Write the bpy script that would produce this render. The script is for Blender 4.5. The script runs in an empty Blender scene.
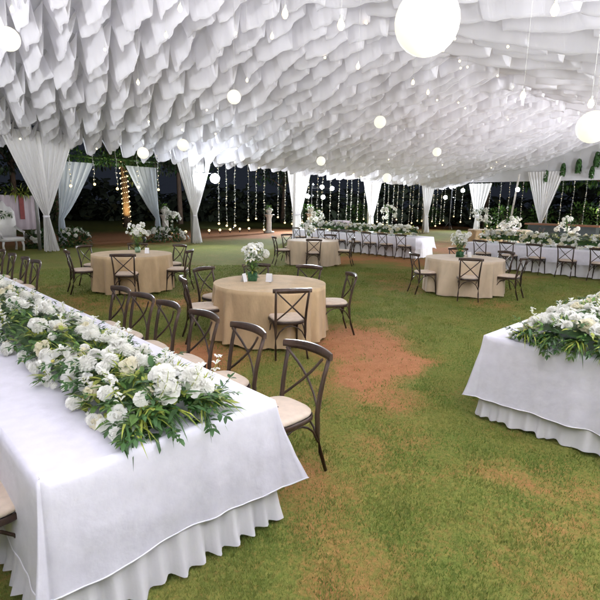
import bpy, math, random
import numpy as np
from mathutils import Vector, Matrix, noise
PI = math.pi
R = math.radians
rnd = random.Random(7)
sc = bpy.context.scene
COL = sc.collection

# ------------------------------------------------------------------ camera, world, moon, exposure
cam_d = bpy.data.cameras.new('camera'); cam_o = bpy.data.objects.new('camera', cam_d); COL.objects.link(cam_o)
CH, PITCH, ROLL, YAW = 1.854, .195, .0196, .7678
cam_d.sensor_width = 36; cam_d.lens = 482.68 / 600 * 36; cam_d.clip_end = 500; cam_d.clip_start = .05
_F = Vector((math.sin(YAW) * math.cos(PITCH), math.cos(YAW) * math.cos(PITCH), -math.sin(PITCH)))
_R = Vector((math.cos(YAW), -math.sin(YAW), 0)); _U = _R.cross(_F)
_R2 = _R * math.cos(ROLL) + _U * math.sin(ROLL); _U2 = _U * math.cos(ROLL) - _R * math.sin(ROLL)
_m = Matrix((_R2, _U2, -_F)).transposed().to_4x4(); _m.translation = (0, 0, CH)
cam_o.matrix_world = _m
sc.camera = cam_o

w = bpy.data.worlds.new('World'); sc.world = w; w.use_nodes = True
nt = w.node_tree; bg = nt.nodes['Background']
sky = nt.nodes.new('ShaderNodeTexSky'); sky.sky_type = 'NISHITA'; sky.sun_disc = False
sky.sun_elevation = R(-4); sky.sun_rotation = R(225)
nglow = nt.nodes.new('ShaderNodeMix'); nglow.data_type = 'RGBA'; nglow.blend_type = 'ADD'; nglow.inputs[0].default_value = 1
nglow.inputs[7].default_value = (.055, .066, .095, 1)     # the faint glow of a night sky
nt.links.new(sky.outputs[0], nglow.inputs[6]); nt.links.new(nglow.outputs[2], bg.inputs[0]); bg.inputs[1].default_value = .15
moon = bpy.data.lights.new('moonlight', 'SUN'); moon.energy = .02; moon.angle = R(.5); moon.color = (1, .95, .88)
mo = bpy.data.objects.new('moonlight', moon); COL.objects.link(mo); mo.rotation_euler = (R(55), 0, R(200))
sc.view_settings.view_transform = 'Standard'; sc.view_settings.look = 'None'
sc.view_settings.exposure = 0.86; sc.view_settings.gamma = 1; sc.view_settings.use_curve_mapping = False
sc.render.engine = 'CYCLES'
sc.cycles.use_denoising = True
sc.cycles.max_bounces = 9; sc.cycles.diffuse_bounces = 5; sc.cycles.transparent_max_bounces = 12
sc.cycles.caustics_reflective = False; sc.cycles.caustics_refractive = False
sc.cycles.sample_clamp_indirect = 6
GLOBE_E, BULB_E, FLOOD_E, UP_W = .52, 1.4, 190.0, 520.0
GLOBE_W = 62.0

# ------------------------------------------------------------------ materials
def mat(name, col, rough=.7, var=.0, vscale=8, bump=0, bscale=60, stretch=None, col2=None, metal=0, trans=0, alpha=1, sheen=0, emis=None, es=0, detail=4, sample=True, coat=0, spec=.5):
    m = bpy.data.materials.new(name); m.use_nodes = True; n = m.node_tree.nodes; l = m.node_tree.links
    b = n['Principled BSDF']; b.inputs['Base Color'].default_value = (*col, 1); b.inputs['Roughness'].default_value = rough
    b.inputs['Metallic'].default_value = metal; b.inputs['Specular IOR Level'].default_value = spec
    if sheen: b.inputs['Sheen Weight'].default_value = sheen
    if coat: b.inputs['Coat Weight'].default_value = coat
    tc = n.new('ShaderNodeTexCoord'); vec = tc.outputs['Object']
    if stretch:
        mp = n.new('ShaderNodeMapping'); mp.inputs['Scale'].default_value = stretch; l.new(vec, mp.inputs[0]); vec = mp.outputs[0]
    if var or col2:
        nz = n.new('ShaderNodeTexNoise'); nz.inputs['Scale'].default_value = vscale; nz.inputs['Detail'].default_value = detail
        l.new(vec, nz.inputs['Vector'])
        rp = n.new('ShaderNodeValToRGB'); rp.color_ramp.elements[0].position = .32; rp.color_ramp.elements[1].position = .68
        c2 = col2 or tuple(min(1, c * (1 + var)) for c in col); c1 = col if col2 else tuple(c * (1 - var) for c in col)
        rp.color_ramp.elements[0].color = (*c1, 1); rp.color_ramp.elements[1].color = (*c2, 1)
        l.new(nz.outputs['Fac'], rp.inputs[0]); l.new(rp.outputs[0], b.inputs['Base Color'])
    if bump:
        nb = n.new('ShaderNodeTexNoise'); nb.inputs['Scale'].default_value = bscale; nb.inputs['Detail'].default_value = 5; l.new(vec, nb.inputs['Vector'])
        bp = n.new('ShaderNodeBump'); bp.inputs['Strength'].default_value = bump; bp.inputs['Distance'].default_value = .01
        l.new(nb.outputs['Fac'], bp.inputs['Height']); l.new(bp.outputs[0], b.inputs['Normal'])
    if emis:
        b.inputs['Emission Color'].default_value = (*emis, 1); b.inputs['Emission Strength'].default_value = es
        if not sample: m.cycles.emission_sampling = 'NONE'
    out = n['Material Output']; sh = b.outputs[0]
    if trans:
        tr = n.new('ShaderNodeBsdfTranslucent'); tr.inputs[0].default_value = (*[min(1, c * 1.05) for c in col], 1)
        mx = n.new('ShaderNodeMixShader'); mx.inputs[0].default_value = trans; l.new(sh, mx.inputs[1]); l.new(tr.outputs[0], mx.inputs[2]); sh = mx.outputs[0]
    if alpha < 1:
        tp = n.new('ShaderNodeBsdfTransparent'); mx = n.new('ShaderNodeMixShader'); mx.inputs[0].default_value = alpha
        l.new(tp.outputs[0], mx.inputs[1]); l.new(sh, mx.inputs[2]); sh = mx.outputs[0]
    l.new(sh, out.inputs[0])
    return m
M = dict(
    white_cloth=mat('white_table_linen', (.77, .757, .825), .62, .04, 13, .55, 11, sheen=.15),
    satin=mat('satin_hem', (.80, .79, .83), .3, .02, 20),
    skirt=mat('white_gathered_linen', (.78, .765, .77), .7, .03, 5, .12, 60),
    drape=mat('ceiling_fabric', (.90, .892, .918), .8, .02, 1.5, .9, 12, stretch=(.6, 3, .16), trans=.66),
    curtain=mat('sheer_curtain_fabric', (.90, .89, .885), .8, .03, 4, .2, 20, stretch=(3, 3, .4), trans=.35, alpha=.9),
    gate_cloth=mat('pale_gate_fabric', (.74, .80, .84), .8, .03, 4, .2, 20, stretch=(3, 3, .4), trans=.35, alpha=.9),
    linen=mat('beige_linen', (.53, .385, .215), .85, .10, 7, .5, 35, stretch=(1, 1, .5), sheen=.1),
    linen_pale=mat('pale_beige_linen', (.57, .45, .31), .85, .08, 7, .5, 35, stretch=(1, 1, .5), sheen=.1),
    wood=mat('dark_stained_wood', (.03, .017, .011), .36, bump=.15, bscale=40, stretch=(1, 1, .2), col2=(.07, .04, .026), vscale=14, spec=.4),
    cushion=mat('cream_seat_fabric', (.68, .56, .44), .8, .06, 20, .2, 120),
    petal=mat('white_petal', (.90, .895, .84), .55, .03, 20, trans=.42),
    petal_cream=mat('cream_petal', (.86, .82, .64), .55, .06, 20, trans=.4),
    petal_eye=mat('flower_eye', (.55, .50, .12), .6, .1, 30),
    leaf=mat('dark_leaf', (.042, .105, .026), .45, .35, 9, trans=.2),
    leaf_mid=mat('mid_leaf', (.10, .19, .038), .45, .3, 9, trans=.25),
    leaf_lime=mat('lime_leaf', (.36, .41, .07), .45, .25, 9, trans=.25),
    leaf_grey=mat('grey_green_leaf', (.16, .20, .12), .5, .25, 9, trans=.2),
    grass=mat('grass_blade', (.12, .20, .028), .65, col2=(.235, .245, .05), vscale=1.3, trans=.2, detail=6),
    pole=mat('galvanised_steel', (.45, .45, .46), .4, .08, 20, metal=.7),
    black=mat('black_metal', (.02, .02, .022), .45, .2, 20),
    canopy=mat('tent_membrane', (.7, .7, .72), .6, .04, 2, .1, 20),
    pelmet=mat('gable_fabric', (.62, .62, .64), .8, .05, 2, .15, 10),
    ceramic=mat('white_ceramic', (.75, .74, .72), .3, .03, 10),
    pot=mat('green_moss_pot', (.04, .13, .05), .8, .3, 40, .6, 60),
    pot_pale=mat('pale_green_ceramic', (.22, .34, .22), .4, .1, 30),
    paper=mat('white_card', (.75, .74, .74), .7, .03, 20),
    bark=mat('bark', (.11, .07, .045), .9, .35, 12, .8, 25, stretch=(1, 1, .3)),
    stone=mat('pale_stone', (.52, .50, .45), .8, .12, 8, .4, 30),
    brownwood=mat('brown_wood', (.20, .085, .04), .5, .2, 8, .1, 20, stretch=(1, 1, 6)),
    teal=mat('dark_bar_panel', (.05, .065, .065), .2, .1, 5),
    pink=mat('pink_drape_cloth', (.50, .43, .47), .8, .06, 4),
    red=mat('dark_red_cloth', (.22, .04, .04), .7, .15, 8),
    far_leaf=mat('far_foliage', (.05, .062, .035), .7, .4, 1.5),
    globe=mat('globe_lamp_glow', (.30, .28, .23), .7, emis=(1, .93, .76), es=GLOBE_E, var=.01),
    bulb=mat('bulb_glow', (.9, .85, .7), .5, emis=(1, .70, .30), es=BULB_E, var=.01, sample=False),
    flood=mat('floodlight_glow', (.9, .95, 1), .5, emis=(.86, .93, 1), es=FLOOD_E, var=.01),
    uplens=mat('uplight_lens_glow', (.9, .95, 1), .5, emis=(.86, .93, 1), es=4, var=.01),
    wire=mat('pale_cord', (.5, .5, .45), .6, .1, 20),
    tealight=mat('fairy_light_glow', (.9, .8, .5), .5, emis=(1, .75, .4), es=2.2, var=.01, sample=False),
)

# ------------------------------------------------------------------ mesh helpers
class MB:
    def __init__(s): s.hem = None; s.v = []; s.f = []; s.m = []
    def add(s, vs, fs, mi=0):
        o = len(s.v); s.v.extend(tuple(v) for v in vs)
        for f in fs: s.f.append(tuple(i + o for i in f)); s.m.append(mi)
    def box(s, c, size, rz=0, mi=0, tilt=None):
        x, y, z = (d / 2 for d in size); vs = [Vector((a * x, b * y, e * z)) for a in (-1, 1) for b in (-1, 1) for e in (-1, 1)]
        if tilt: vs = [tilt @ v for v in vs]
        rm = Matrix.Rotation(rz, 3, 'Z'); vs = [rm @ v + Vector(c) for v in vs]
        s.add(vs, [(0, 1, 3, 2), (4, 6, 7, 5), (0, 4, 5, 1), (2, 3, 7, 6), (0, 2, 6, 4), (1, 5, 7, 3)], mi)
    def tube(s, pts, r, n=8, mi=0, flat=1.0, up=(0, 0, 1), cap=True):
        pts = [Vector(p) for p in pts]; k = len(pts); vs = []; fs = []
        for i, p in enumerate(pts):
            t = (pts[min(i + 1, k - 1)] - pts[max(i - 1, 0)]).normalized(); u = Vector(up)
            if abs(t.dot(u)) > .97: u = Vector((0, 1, 0))
            a = t.cross(u).normalized(); b = a.cross(t); rr = r[i] if isinstance(r, (list, tuple)) else r
            for j in range(n):
                q = 2 * PI * j / n; vs.append(p + a * (math.cos(q) * rr * flat) + b * (math.sin(q) * rr))
        for i in range(k - 1):
            for j in range(n): fs.append((i * n + j, i * n + (j + 1) % n, (i + 1) * n + (j + 1) % n, (i + 1) * n + j))
        if cap: fs.append(tuple(range(n - 1, -1, -1))); fs.append(tuple((k - 1) * n + j for j in range(n)))
        s.add(vs, fs, mi)
    def lathe(s, prof, n=20, c=(0, 0, 0), mi=0):
        vs = []; fs = []; k = len(prof)
        for r, z in prof:
            for j in range(n): vs.append((c[0] + r * math.cos(2 * PI * j / n), c[1] + r * math.sin(2 * PI * j / n), c[2] + z))
        for i in range(k - 1):
            for j in range(n): fs.append((i * n + j, i * n + (j + 1) % n, (i + 1) * n + (j + 1) % n, (i + 1) * n + j))
        s.add(vs, fs, mi)
    def ball(s, c, r, n=10, mi=0, sz=1):
        k = max(4, n // 2); s.lathe([(r * math.sin(PI * i / k) + 1e-4, -r * sz * math.cos(PI * i / k)) for i in range(k + 1)], n, c, mi)
    def grid(s, P, mi=0, closed=False):
        nr, nc = len(P), len(P[0]); fs = []
        for i in range(nr - 1):
            for j in range(nc if closed else nc - 1): fs.append((i * nc + j, i * nc + (j + 1) % nc, (i + 1) * nc + (j + 1) % nc, (i + 1) * nc + j))
        s.add([v for row in P for v in row], fs, mi)
    def leaf(s, base, d, up, ln, wd, bend=.2, mi=0):
        d = Vector(d).normalized(); sd = d.cross(Vector(up))
        if sd.length < 1e-3: sd = d.cross(Vector((1, 0, 0)))
        sd.normalize(); n = sd.cross(d); b = Vector(base)
        P = lambda t, a, h: b + d * (ln * t) + sd * (wd * a) + n * (h * ln)
        vs = [P(0, 0, 0), P(.35, -.5, .03 - bend * .1), P(.35, 0, -bend * .02), P(.35, .5, .03 - bend * .1), P(.72, -.34, -bend * .4), P(.72, 0, -bend * .45), P(.72, .34, -bend * .4), P(1, 0, -bend)]
        s.add(vs, [(0, 2, 1), (0, 3, 2), (1, 2, 5, 4), (2, 3, 6, 5), (4, 5, 7), (5, 6, 7)], mi)
    def petal(s, c, az, el, size, wd, cup=.35, mi=0):
        # petal rooted at c, leaning out by el from the vertical, towards az
        vs = []; out = Vector((math.cos(az), math.sin(az), 0)); sd = Vector((-math.sin(az), math.cos(az), 0)); zz = Vector((0, 0, 1))
        for t in (0, .45, .8, 1):
            e = el + cup * (t - .4) * 1.2
            p = Vector(c) + out * (size * t * math.sin(e)) + zz * (size * t * math.cos(e))
            ww = wd * (.25, .9, 1, .55)[(0, .45, .8, 1).index(t)]
            inn = -out * math.cos(e) + zz * math.sin(e)
            for a in (-1, 0, 1): vs.append(p + sd * (a * ww * .5) + inn * (abs(a) * ww * .22))
        s.add(vs, [(i * 3 + j, i * 3 + j + 1, i * 3 + j + 4, i * 3 + j + 3) for i in range(3) for j in range(2)], mi)
    def mesh(s, name, mats, smooth=True):
        me = bpy.data.meshes.new(name); me.from_pydata(s.v, [], s.f)
        for m in mats: me.materials.append(m)
        me.polygons.foreach_set('material_index', s.m)
        if smooth: me.polygons.foreach_set('use_smooth', [True] * len(s.f))
        me.update(); return me
    def build(s, name, mats, parent=None, smooth=True, loc=None):
        if not isinstance(mats, (list, tuple)): mats = [mats]
        return link(name, s.mesh(name, mats, smooth), parent, loc)
def link(name, me, parent=None, loc=None, rz=0, scale=None):
    o = bpy.data.objects.new(name, me); COL.objects.link(o)
    if parent: o.parent = parent
    if loc is not None: o.location = loc
    if rz: o.rotation_euler = (0, 0, rz)
    if scale: o.scale = (scale,) * 3
    return o
def tag(o, label, cat, group=None, kind=None):
    if label: o['label'] = label
    if cat: o['category'] = cat
    if group: o['group'] = group
    if kind: o['kind'] = kind
    return o
def thing(name, label, cat, loc=(0, 0, 0), rz=0, group=None):
    o = bpy.data.objects.new(name, None); COL.objects.link(o); o.location = loc; o.rotation_euler = (0, 0, rz); o.empty_display_size = .2
    return tag(o, label, cat, group)
def kids(o): return [c for c in bpy.data.objects if c.parent == o]
def dup(root, loc, rz, label):
    r = root.copy(); COL.objects.link(r); r.location = loc; r.rotation_euler = (0, 0, rz); r['label'] = label
    for ch in KIDS[root.name]:
        c = ch.copy(); COL.objects.link(c); c.parent = r
        for g in KIDS.get(ch.name, []):
            d = g.copy(); COL.objects.link(d); d.parent = c
    return r
KIDS = {}
def remember(o):
    KIDS[o.name] = kids(o)
    for c in KIDS[o.name]: KIDS[c.name] = kids(c)
ORD = 'first second third fourth fifth sixth seventh eighth ninth tenth eleventh twelfth thirteenth fourteenth fifteenth sixteenth seventeenth eighteenth nineteenth twentieth'.split()
def ordinal(i):
    if i < 20: return ORD[i]
    return {20: 'twenty-first', 21: 'twenty-second', 22: 'twenty-third', 23: 'twenty-fourth', 24: 'twenty-fifth', 25: 'twenty-sixth', 26: 'twenty-seventh', 27: 'twenty-eighth', 28: 'twenty-ninth', 29: 'thirtieth'}.get(i, 'further')

# ------------------------------------------------------------------ ground
SOIL = [  # cx, cy, rx, ry, angle, strength
    (4.75, 3.55, 1.35, .62, R(35), 1.25), (4.2, 3.0, .8, .45, R(10), 1.0), (2.75, 4.4, .55, 1.6, 0, .75), (3.4, 5.0, .7, .9, 0, .6), (5.4, 4.6, .9, .6, R(40), .7),
    (14.1, 10.2, 1.5, 2.6, R(10), .95), (12.2, 11.2, 1.4, 1.0, 0, .7), (9.2, 6.3, 1.3, .8, R(20), .35), (5.4, 8.6, 1.2, .7, R(30), .6), (3.9, 8.4, .8, .6, 0, .45),
    (2.1, 2.1, .45, .4, 0, .6), (2.7, .7, .5, .25, R(-40), .5), (1.7, 1.3, .5, .3, R(45), .4), (3.5, 2.15, .4, .25, R(45), .35), (9.0, 4.2, .8, .5, 0, .5),
    (3.2, 1.3, .6, .12, R(-42), .5), (3.0, 9.5, .6, 2.2, 0, .4), (6.5, 7.4, 1.6, .5, R(-20), .45), (7.5, 12.5, 2.2, .7, R(-15), .45), (11.5, 7.6, 1.6, .6, R(-30), .45), (8.0, 9.0, 1.0, .8, 0, .3), (4.6, 1.4, .5, .2, R(-45), .3), (1.2, .9, .6, .4, R(45), .35), (20, 9.5, 4, 5, 0, .95), (27, 8, 6, 7, 0, .8)]
def soil(x, y):
    s = -.09 + .45 * (noise.noise((x * .55, y * .55, 3.1))) + .30 * noise.noise((x * 1.7, y * 1.7, 9.2)) + .2 * noise.noise((x * 4.6, y * 4.6, 1.2))
    wx, wy = x + .5 * noise.noise((x * 1.3, y * 1.3, 20)) + .2 * noise.noise((x * 4, y * 4, 21)), y + .5 * noise.noise((x * 1.3, y * 1.3, 30)) + .2 * noise.noise((x * 4, y * 4, 31))
    for cx, cy, rx, ry, a, k in SOIL:
        dx, dy = wx - cx, wy - cy; u = (dx * math.cos(a) + dy * math.sin(a)) / rx; v = (-dx * math.sin(a) + dy * math.cos(a)) / ry
        d = u * u + v * v
        if d < 6: s += k * math.exp(-d * 1.1)
    b = y - 25.0 - 1.5 * noise.noise((x * .15, 0, 0)); s += 1.2 * math.exp(-(b / 4.2) ** 4)        # worn earth track behind the tent
    return max(0, min(1, s))
def axis(lo, hi, a, b, fine):
    mid = list(np.arange(a, b, fine)); g = []; x = a; st = fine
    while x > lo: st *= 1.25; x -= st; g.append(x)
    h = []; x = mid[-1]; st = fine
    while x < hi: st *= 1.25; x += st; h.append(x)
    return g[::-1] + mid + h
gx = axis(-250, 300, -.5, 15.5, .085); gy = axis(-250, 300, -.5, 12.5, .085)
nx, ny = len(gx), len(gy)
gv = np.zeros((nx * ny, 3), np.float32); gs = np.zeros(nx * ny, np.float32)
k = 0
for y in gy:
    for x in gx:
        near = -2 < x < 60 and -2 < y < 60
        s = soil(x, y) if near else .2
        gs[k] = s; gv[k] = (x, y, (.012 * noise.noise((x * 3, y * 3, 0)) - .012 if -2 < x < 20 and -2 < y < 20 else -.012)); k += 1
idx = np.arange(nx * ny).reshape(ny, nx)
gf = np.stack([idx[:-1, :-1], idx[:-1, 1:], idx[1:, 1:], idx[1:, :-1]], -1).reshape(-1, 4)
gme = bpy.data.meshes.new('ground'); gme.from_pydata(gv.tolist(), [], gf.tolist())
at = gme.attributes.new('soil', 'FLOAT', 'POINT'); at.data.foreach_set('value', gs)
gm = bpy.data.materials.new('lawn_and_red_earth'); gm.use_nodes = True; n = gm.node_tree.nodes; l = gm.node_tree.links; b = n['Principled BSDF']
b.inputs['Roughness'].default_value = .95; b.inputs['Specular IOR Level'].default_value = .15
aa = n.new('ShaderNodeAttribute'); aa.attribute_name = 'soil'
tc = n.new('ShaderNodeTexCoord')
def nz(scale, det=5):
    q = n.new('ShaderNodeTexNoise'); q.inputs['Scale'].default_value = scale; q.inputs['Detail'].default_value = det; q.inputs['Roughness'].default_value = .65; l.new(tc.outputs['Object'], q.inputs['Vector']); return q.outputs['Fac']
def ramp(fac, c1, c2, p1=.35, p2=.65):
    q = n.new('ShaderNodeValToRGB'); q.color_ramp.elements[0].position = p1; q.color_ramp.elements[1].position = p2
    q.color_ramp.elements[0].color = (*c1, 1); q.color_ramp.elements[1].color = (*c2, 1); l.new(fac, q.inputs[0]); return q.outputs[0]
gr = ramp(nz(1.3), (.105, .175, .025), (.22, .22, .048)); gr2 = ramp(nz(38, 7), (.07, .11, .018), (.29, .28, .075))
gr3 = ramp(nz(6.5, 7), (.07, .125, .018), (.33, .225, .07), .3, .8)
m0 = n.new('ShaderNodeMix'); m0.data_type = 'RGBA'; m0.inputs[0].default_value = .38; l.new(gr, m0.inputs[6]); l.new(gr3, m0.inputs[7])
mg = n.new('ShaderNodeMix'); mg.data_type = 'RGBA'; mg.inputs[0].default_value = .45; l.new(m0.outputs[2], mg.inputs[6]); l.new(gr2, mg.inputs[7])
so = ramp(nz(7, 6), (.33, .125, .05), (.45, .20, .085)); so2 = ramp(nz(70, 5), (.18, .075, .03), (.54, .26, .115))
ms = n.new('ShaderNodeMix'); ms.data_type = 'RGBA'; ms.inputs[0].default_value = .4; l.new(so, ms.inputs[6]); l.new(so2, ms.inputs[7])
ad = n.new('ShaderNodeMath'); ad.operation = 'MULTIPLY_ADD'; l.new(nz(28, 6), ad.inputs[0]); ad.inputs[1].default_value = 1.6; ad.inputs[2].default_value = -.8
a2 = n.new('ShaderNodeMath'); a2.operation = 'ADD'; l.new(ad.outputs[0], a2.inputs[0]); l.new(aa.outputs['Fac'], a2.inputs[1])
mr = n.new('ShaderNodeMapRange'); mr.inputs['From Min'].default_value = .05; mr.inputs['From Max'].default_value = .88; l.new(a2.outputs[0], mr.inputs['Value'])
mf = n.new('ShaderNodeMix'); mf.data_type = 'RGBA'; l.new(mr.outputs[0], mf.inputs[0]); l.new(mg.outputs[2], mf.inputs[6]); l.new(ms.outputs[2], mf.inputs[7])
l.new(mf.outputs[2], b.inputs['Base Color'])
bp = n.new('ShaderNodeBump'); bp.inputs['Strength'].default_value = .7; bp.inputs['Distance'].default_value = .02; l.new(nz(70, 6), bp.inputs['Height']); l.new(bp.outputs[0], b.inputs['Normal'])
gme.materials.append(gm); gme.polygons.foreach_set('use_smooth', [True] * len(gf))
tag(link('ground', gme), 'worn lawn of grass and red earth under the tent', None, None, 'structure')

# grass blades (near part only)
def make_grass():
    rg = np.random.default_rng(3); vs = []; fs = []; c = 0
    N = 360000
    dist = 1.4 + 13.5 * rg.random(N) ** 1.5; az = YAW + (rg.random(N) - .5) * R(80)
    X = dist * np.sin(az); Y = dist * np.cos(az)
    keep = ~((X > .5) & (X < 1.68) & (Y > 2.0)) & ~((X > 4.1) & (Y < 1.8) & (Y > .65))
    X = X[keep]; Y = Y[keep]; dist = dist[keep]
    S = np.array([soil(a, b_) + .55 * noise.noise((a * 8, b_ * 8, 4)) for a, b_ in zip(X.tolist(), Y.tolist())])
    kp = rg.random(len(X)) > np.clip((S + .1) * .95, 0.08, .97); X = X[kp]; Y = Y[kp]; D = dist[kp]; n_ = len(X)
    h = (.005 + .015 * rg.random(n_)) * (1 + D * .04); a = rg.random(n_) * 2 * PI; wd = (.0013 + .0010 * rg.random(n_)) * (1 + D * .22); le = h * (.3 + .9 * rg.random(n_)); a2 = rg.random(n_) * 2 * PI
    P = np.zeros((n_, 3, 3)); dx = np.cos(a) * wd; dy = np.sin(a) * wd
    P[:, 0] = np.stack([X - dx, Y - dy, X * 0 - .018], 1); P[:, 1] = np.stack([X + dx, Y + dy, X * 0 - .018], 1); P[:, 2] = np.stack([X + np.cos(a2) * le, Y + np.sin(a2) * le, h - .006], 1)
    me = bpy.data.meshes.new('grass'); me.vertices.add(n_ * 3); me.vertices.foreach_set('co', P.reshape(-1).astype(np.float32))
    me.loops.add(n_ * 3); me.loops.foreach_set('vertex_index', np.arange(n_ * 3, dtype=np.int32)); me.polygons.add(n_); me.polygons.foreach_set('loop_start', np.arange(0, n_ * 3, 3, dtype=np.int32))
    me.update(calc_edges=True); me.materials.append(M['grass'])
    tag(link('grass', me), 'short patchy grass growing over the red earth', 'grass', None, 'stuff')
make_grass()

# ------------------------------------------------------------------ tent: canopy, poles, ceiling drapes
TX0, TX1, TY0, TY1, YR, ZE, ZR = -6.0, 35.0, -3.5, 19.6, 8.0, 4.4, 6.85
def roof(y, x=0):
    q = ((TY1 - y) / (TY1 - YR) if y > YR else (y - TY0) / (YR - TY0))
    return ZE - .016 * max(0, x) * (1 - q) + (ZR - ZE) * q
tent = thing('marquee', 'large white pitched marquee roof over the whole banquet', 'tent', (0, 0, 0))
mb = MB()
for ya, yb in ((TY0, YR), (YR, TY1)):
    for xa, xb in ((TX0, 0), (0, TX1)): mb.add([(xa, ya, roof(ya, xa) + .12), (xb, ya, roof(ya, xb) + .12), (xb, yb, roof(yb, xb) + .12), (xa, yb, roof(yb, xa) + .12)], [(0, 1, 2, 3)])
mb.build('canopy', M['canopy'], tent, False)
mb = MB(); mb.add([(TX1, TY0, 3.75), (TX1, TY1, 3.75), (TX1, TY1, roof(TY1, TX1) + .1), (TX1, YR, ZR + .1), (TX1, TY0, roof(TY0, TX1) + .1)], [(0, 1, 2, 3, 4)]); mb.box((TX1 - .02, (TY0 + TY1) / 2, 3.8), (.06, TY1 - TY0, .14))
mb.build('gable_wall', M['pelmet'], tent, False)
for x in (-1, 5.5, 12, 18.5, 25, 31.5): 
    mb = MB(); mb.tube([(x, TY1 + .12, 0), (x, TY1 + .12, roof(TY1, x) + .1)], .06, 8); mb.build('pole', M['pole'], tent)
mb = MB(); mb.tube([(TX1, 12.4, 0), (TX1, 12.4, 4)], .06, 8); mb.build('pole', M['pole'], tent)
mb = MB(); mb.tube([(TX0, TY1, ZE), (0, TY1, ZE), (TX1, TY1, roof(TY1, TX1))], .05, 6); mb.tube([(TX0, YR, ZR), (TX1, YR, ZR)], .05, 6); mb.build('purlin', M['pole'], tent)

def drape_strip(yc, wd, L, depth, seed, x0, x1, na=12, nt_=21, ph=0, ex=1.28, pleat=.008):
    """one long band of cloth hung in deep waves over the cross cables"""
    rg = random.Random(seed); P = []; nl = int((x1 - x0) / L)
    PROF = [(-1, .0), (-.7, .05), (-.44, .03), (-.33, .10), (-.25, .32), (-.19, .55), (-.13, .77), (-.075, .92), (-.03, .99), (.02, 1), (.06, .94), (.11, .78), (.17, .56), (.23, .32), (.31, .10), (.42, .03), (.7, .05)]
    for i in range(nl):
        far = x0 + i * L > 16
        pr_ = [PROF[k_] for k_ in (0, 2, 4, 5, 7, 8, 10, 12, 14, 15)] if far else PROF
        ds = depth * rg.uniform(.84, 1.16); tl = rg.uniform(-.14, .14); sk = rg.uniform(-.10, .10); p1 = rg.uniform(0, 6); p2 = rg.uniform(0, 6); k1 = rg.uniform(3, 6); k2 = rg.uniform(11, 17); k3 = rg.uniform(22, 30)
        ed0, ed1 = rg.uniform(-.08, .06), rg.uniform(-.06, .08); bel = rg.uniform(.02, .10); asy = rg.uniform(.05, .2); cur = rg.uniform(.02, .12); yj = rg.uniform(-.06, .06); flip0, flip1 = rg.uniform(-.06, .06), rg.uniform(-.06, .06)
        for u, prof in pr_:
            a = .5 + u * .5 * ex
            if abs(u) > .5: a = .5 + u * .5
            row = []
            for jt in range(nt_):
                t = -1 + 2 * jt / (nt_ - 1); e3 = abs(t) ** 3
                y = yc + yj * prof + wd * .5 * t * (1 - .06 * prof) + (ed1 if t > 0 else ed0) * e3 * prof
                x = x0 + ph + (i + a) * L
                z = roof(max(TY0, min(TY1, yc + wd * .5 * t)), x) - ds * prof * (1 + tl * t + cur * (1 - t * t)) - .03
                wr = (.03 * math.sin(k1 * t + p1 + .5 * u) + pleat * math.sin(k2 * t * wd + p2) + pleat * .6 * math.sin(k3 * t * wd + p1)) * (.4 + prof)
                x += sk * prof * t + asy * prof * .4 + wr + (flip1 if t > 0 else flip0) * e3 * prof
                row.append((x, y + wr * .25, z + .012 * math.sin(9 * t + p2) * prof))
            P.append(row)
    mb = MB(); mb.grid(P); return mb
i = 0; y = TY1 - .4; W1, L1, D1 = 1.0, .72, .76
while y > YR + .2:
    s = drape_strip(y, W1 * 1.22, L1, D1 * (.8 if i == 0 else 1), 100 + i, TX0 + .2, TX1 - .5, ph=(i % 2) * L1 * .5 + rnd.uniform(-.08, .08))
    o = s.build('ceiling_drape', M['drape']); tag(o, 'long white cloth draped in waves, band %s up from the back eave' % ordinal(i), 'ceiling drape', 'white drapes across the marquee ceiling')
    y -= W1; i += 1
far_n = i; y = YR - .75; j = 0
while y > TY0 + .3:
    s = drape_strip(y, 1.95, 1.12, .66, 300 + j, TX0 + .2, TX1 - .5, na=14, nt_=21, ph=(j % 2) * .55, ex=.9, pleat=.008)
    o = s.build('ceiling_drape', M['drape']); tag(o, 'broad white swagged cloth overhead, band %s on the near side of the ridge' % ordinal(j), 'ceiling drape', 'white drapes across the marquee ceiling')
    y -= 1.6; j += 1

# ------------------------------------------------------------------ tied curtains
def curtain_mb(h, wtop, pinch_z, wp, wb, seed, lean=0.0, split=False, side=0, dpt=.14, n=56, nr=26):
    """hung along local X, gathered at pinch_z; side shifts the gathering point"""
    rg = random.Random(seed); p1, p2 = rg.uniform(0, 6), rg.uniform(0, 6); P = []
    for r_ in range(nr + 1):
        z = h * (1 - r_ / nr)
        if z > pinch_z:
            t = (z - pinch_z) / (h - pinch_z); wd = wp + (wtop - wp) * t ** .85; cx = side * (1 - t) ** .9; 
        else:
            t = (pinch_z - z) / pinch_z; wd = wp + (wb - wp) * t ** .7; cx = side + lean * t
        row = []
        for j in range(n + 1):
            u = j / n - .5; f = 1 / (1 + wd * 1.6)
            yy = dpt * f * (math.sin(u * 38 + p1) + .5 * math.sin(u * 71 + p2)) * (.5 + .5 * min(1, wd / .5)) + .06 * math.cos(u * PI) * (1 if wd < .4 else .4)
            row.append((cx + u * wd, yy * .55, z + .02 * math.sin(u * 20 + p2) * (1 if r_ == nr else 0)))
        P.append(row)
    mb = MB(); mb.grid(P); return mb
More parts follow.
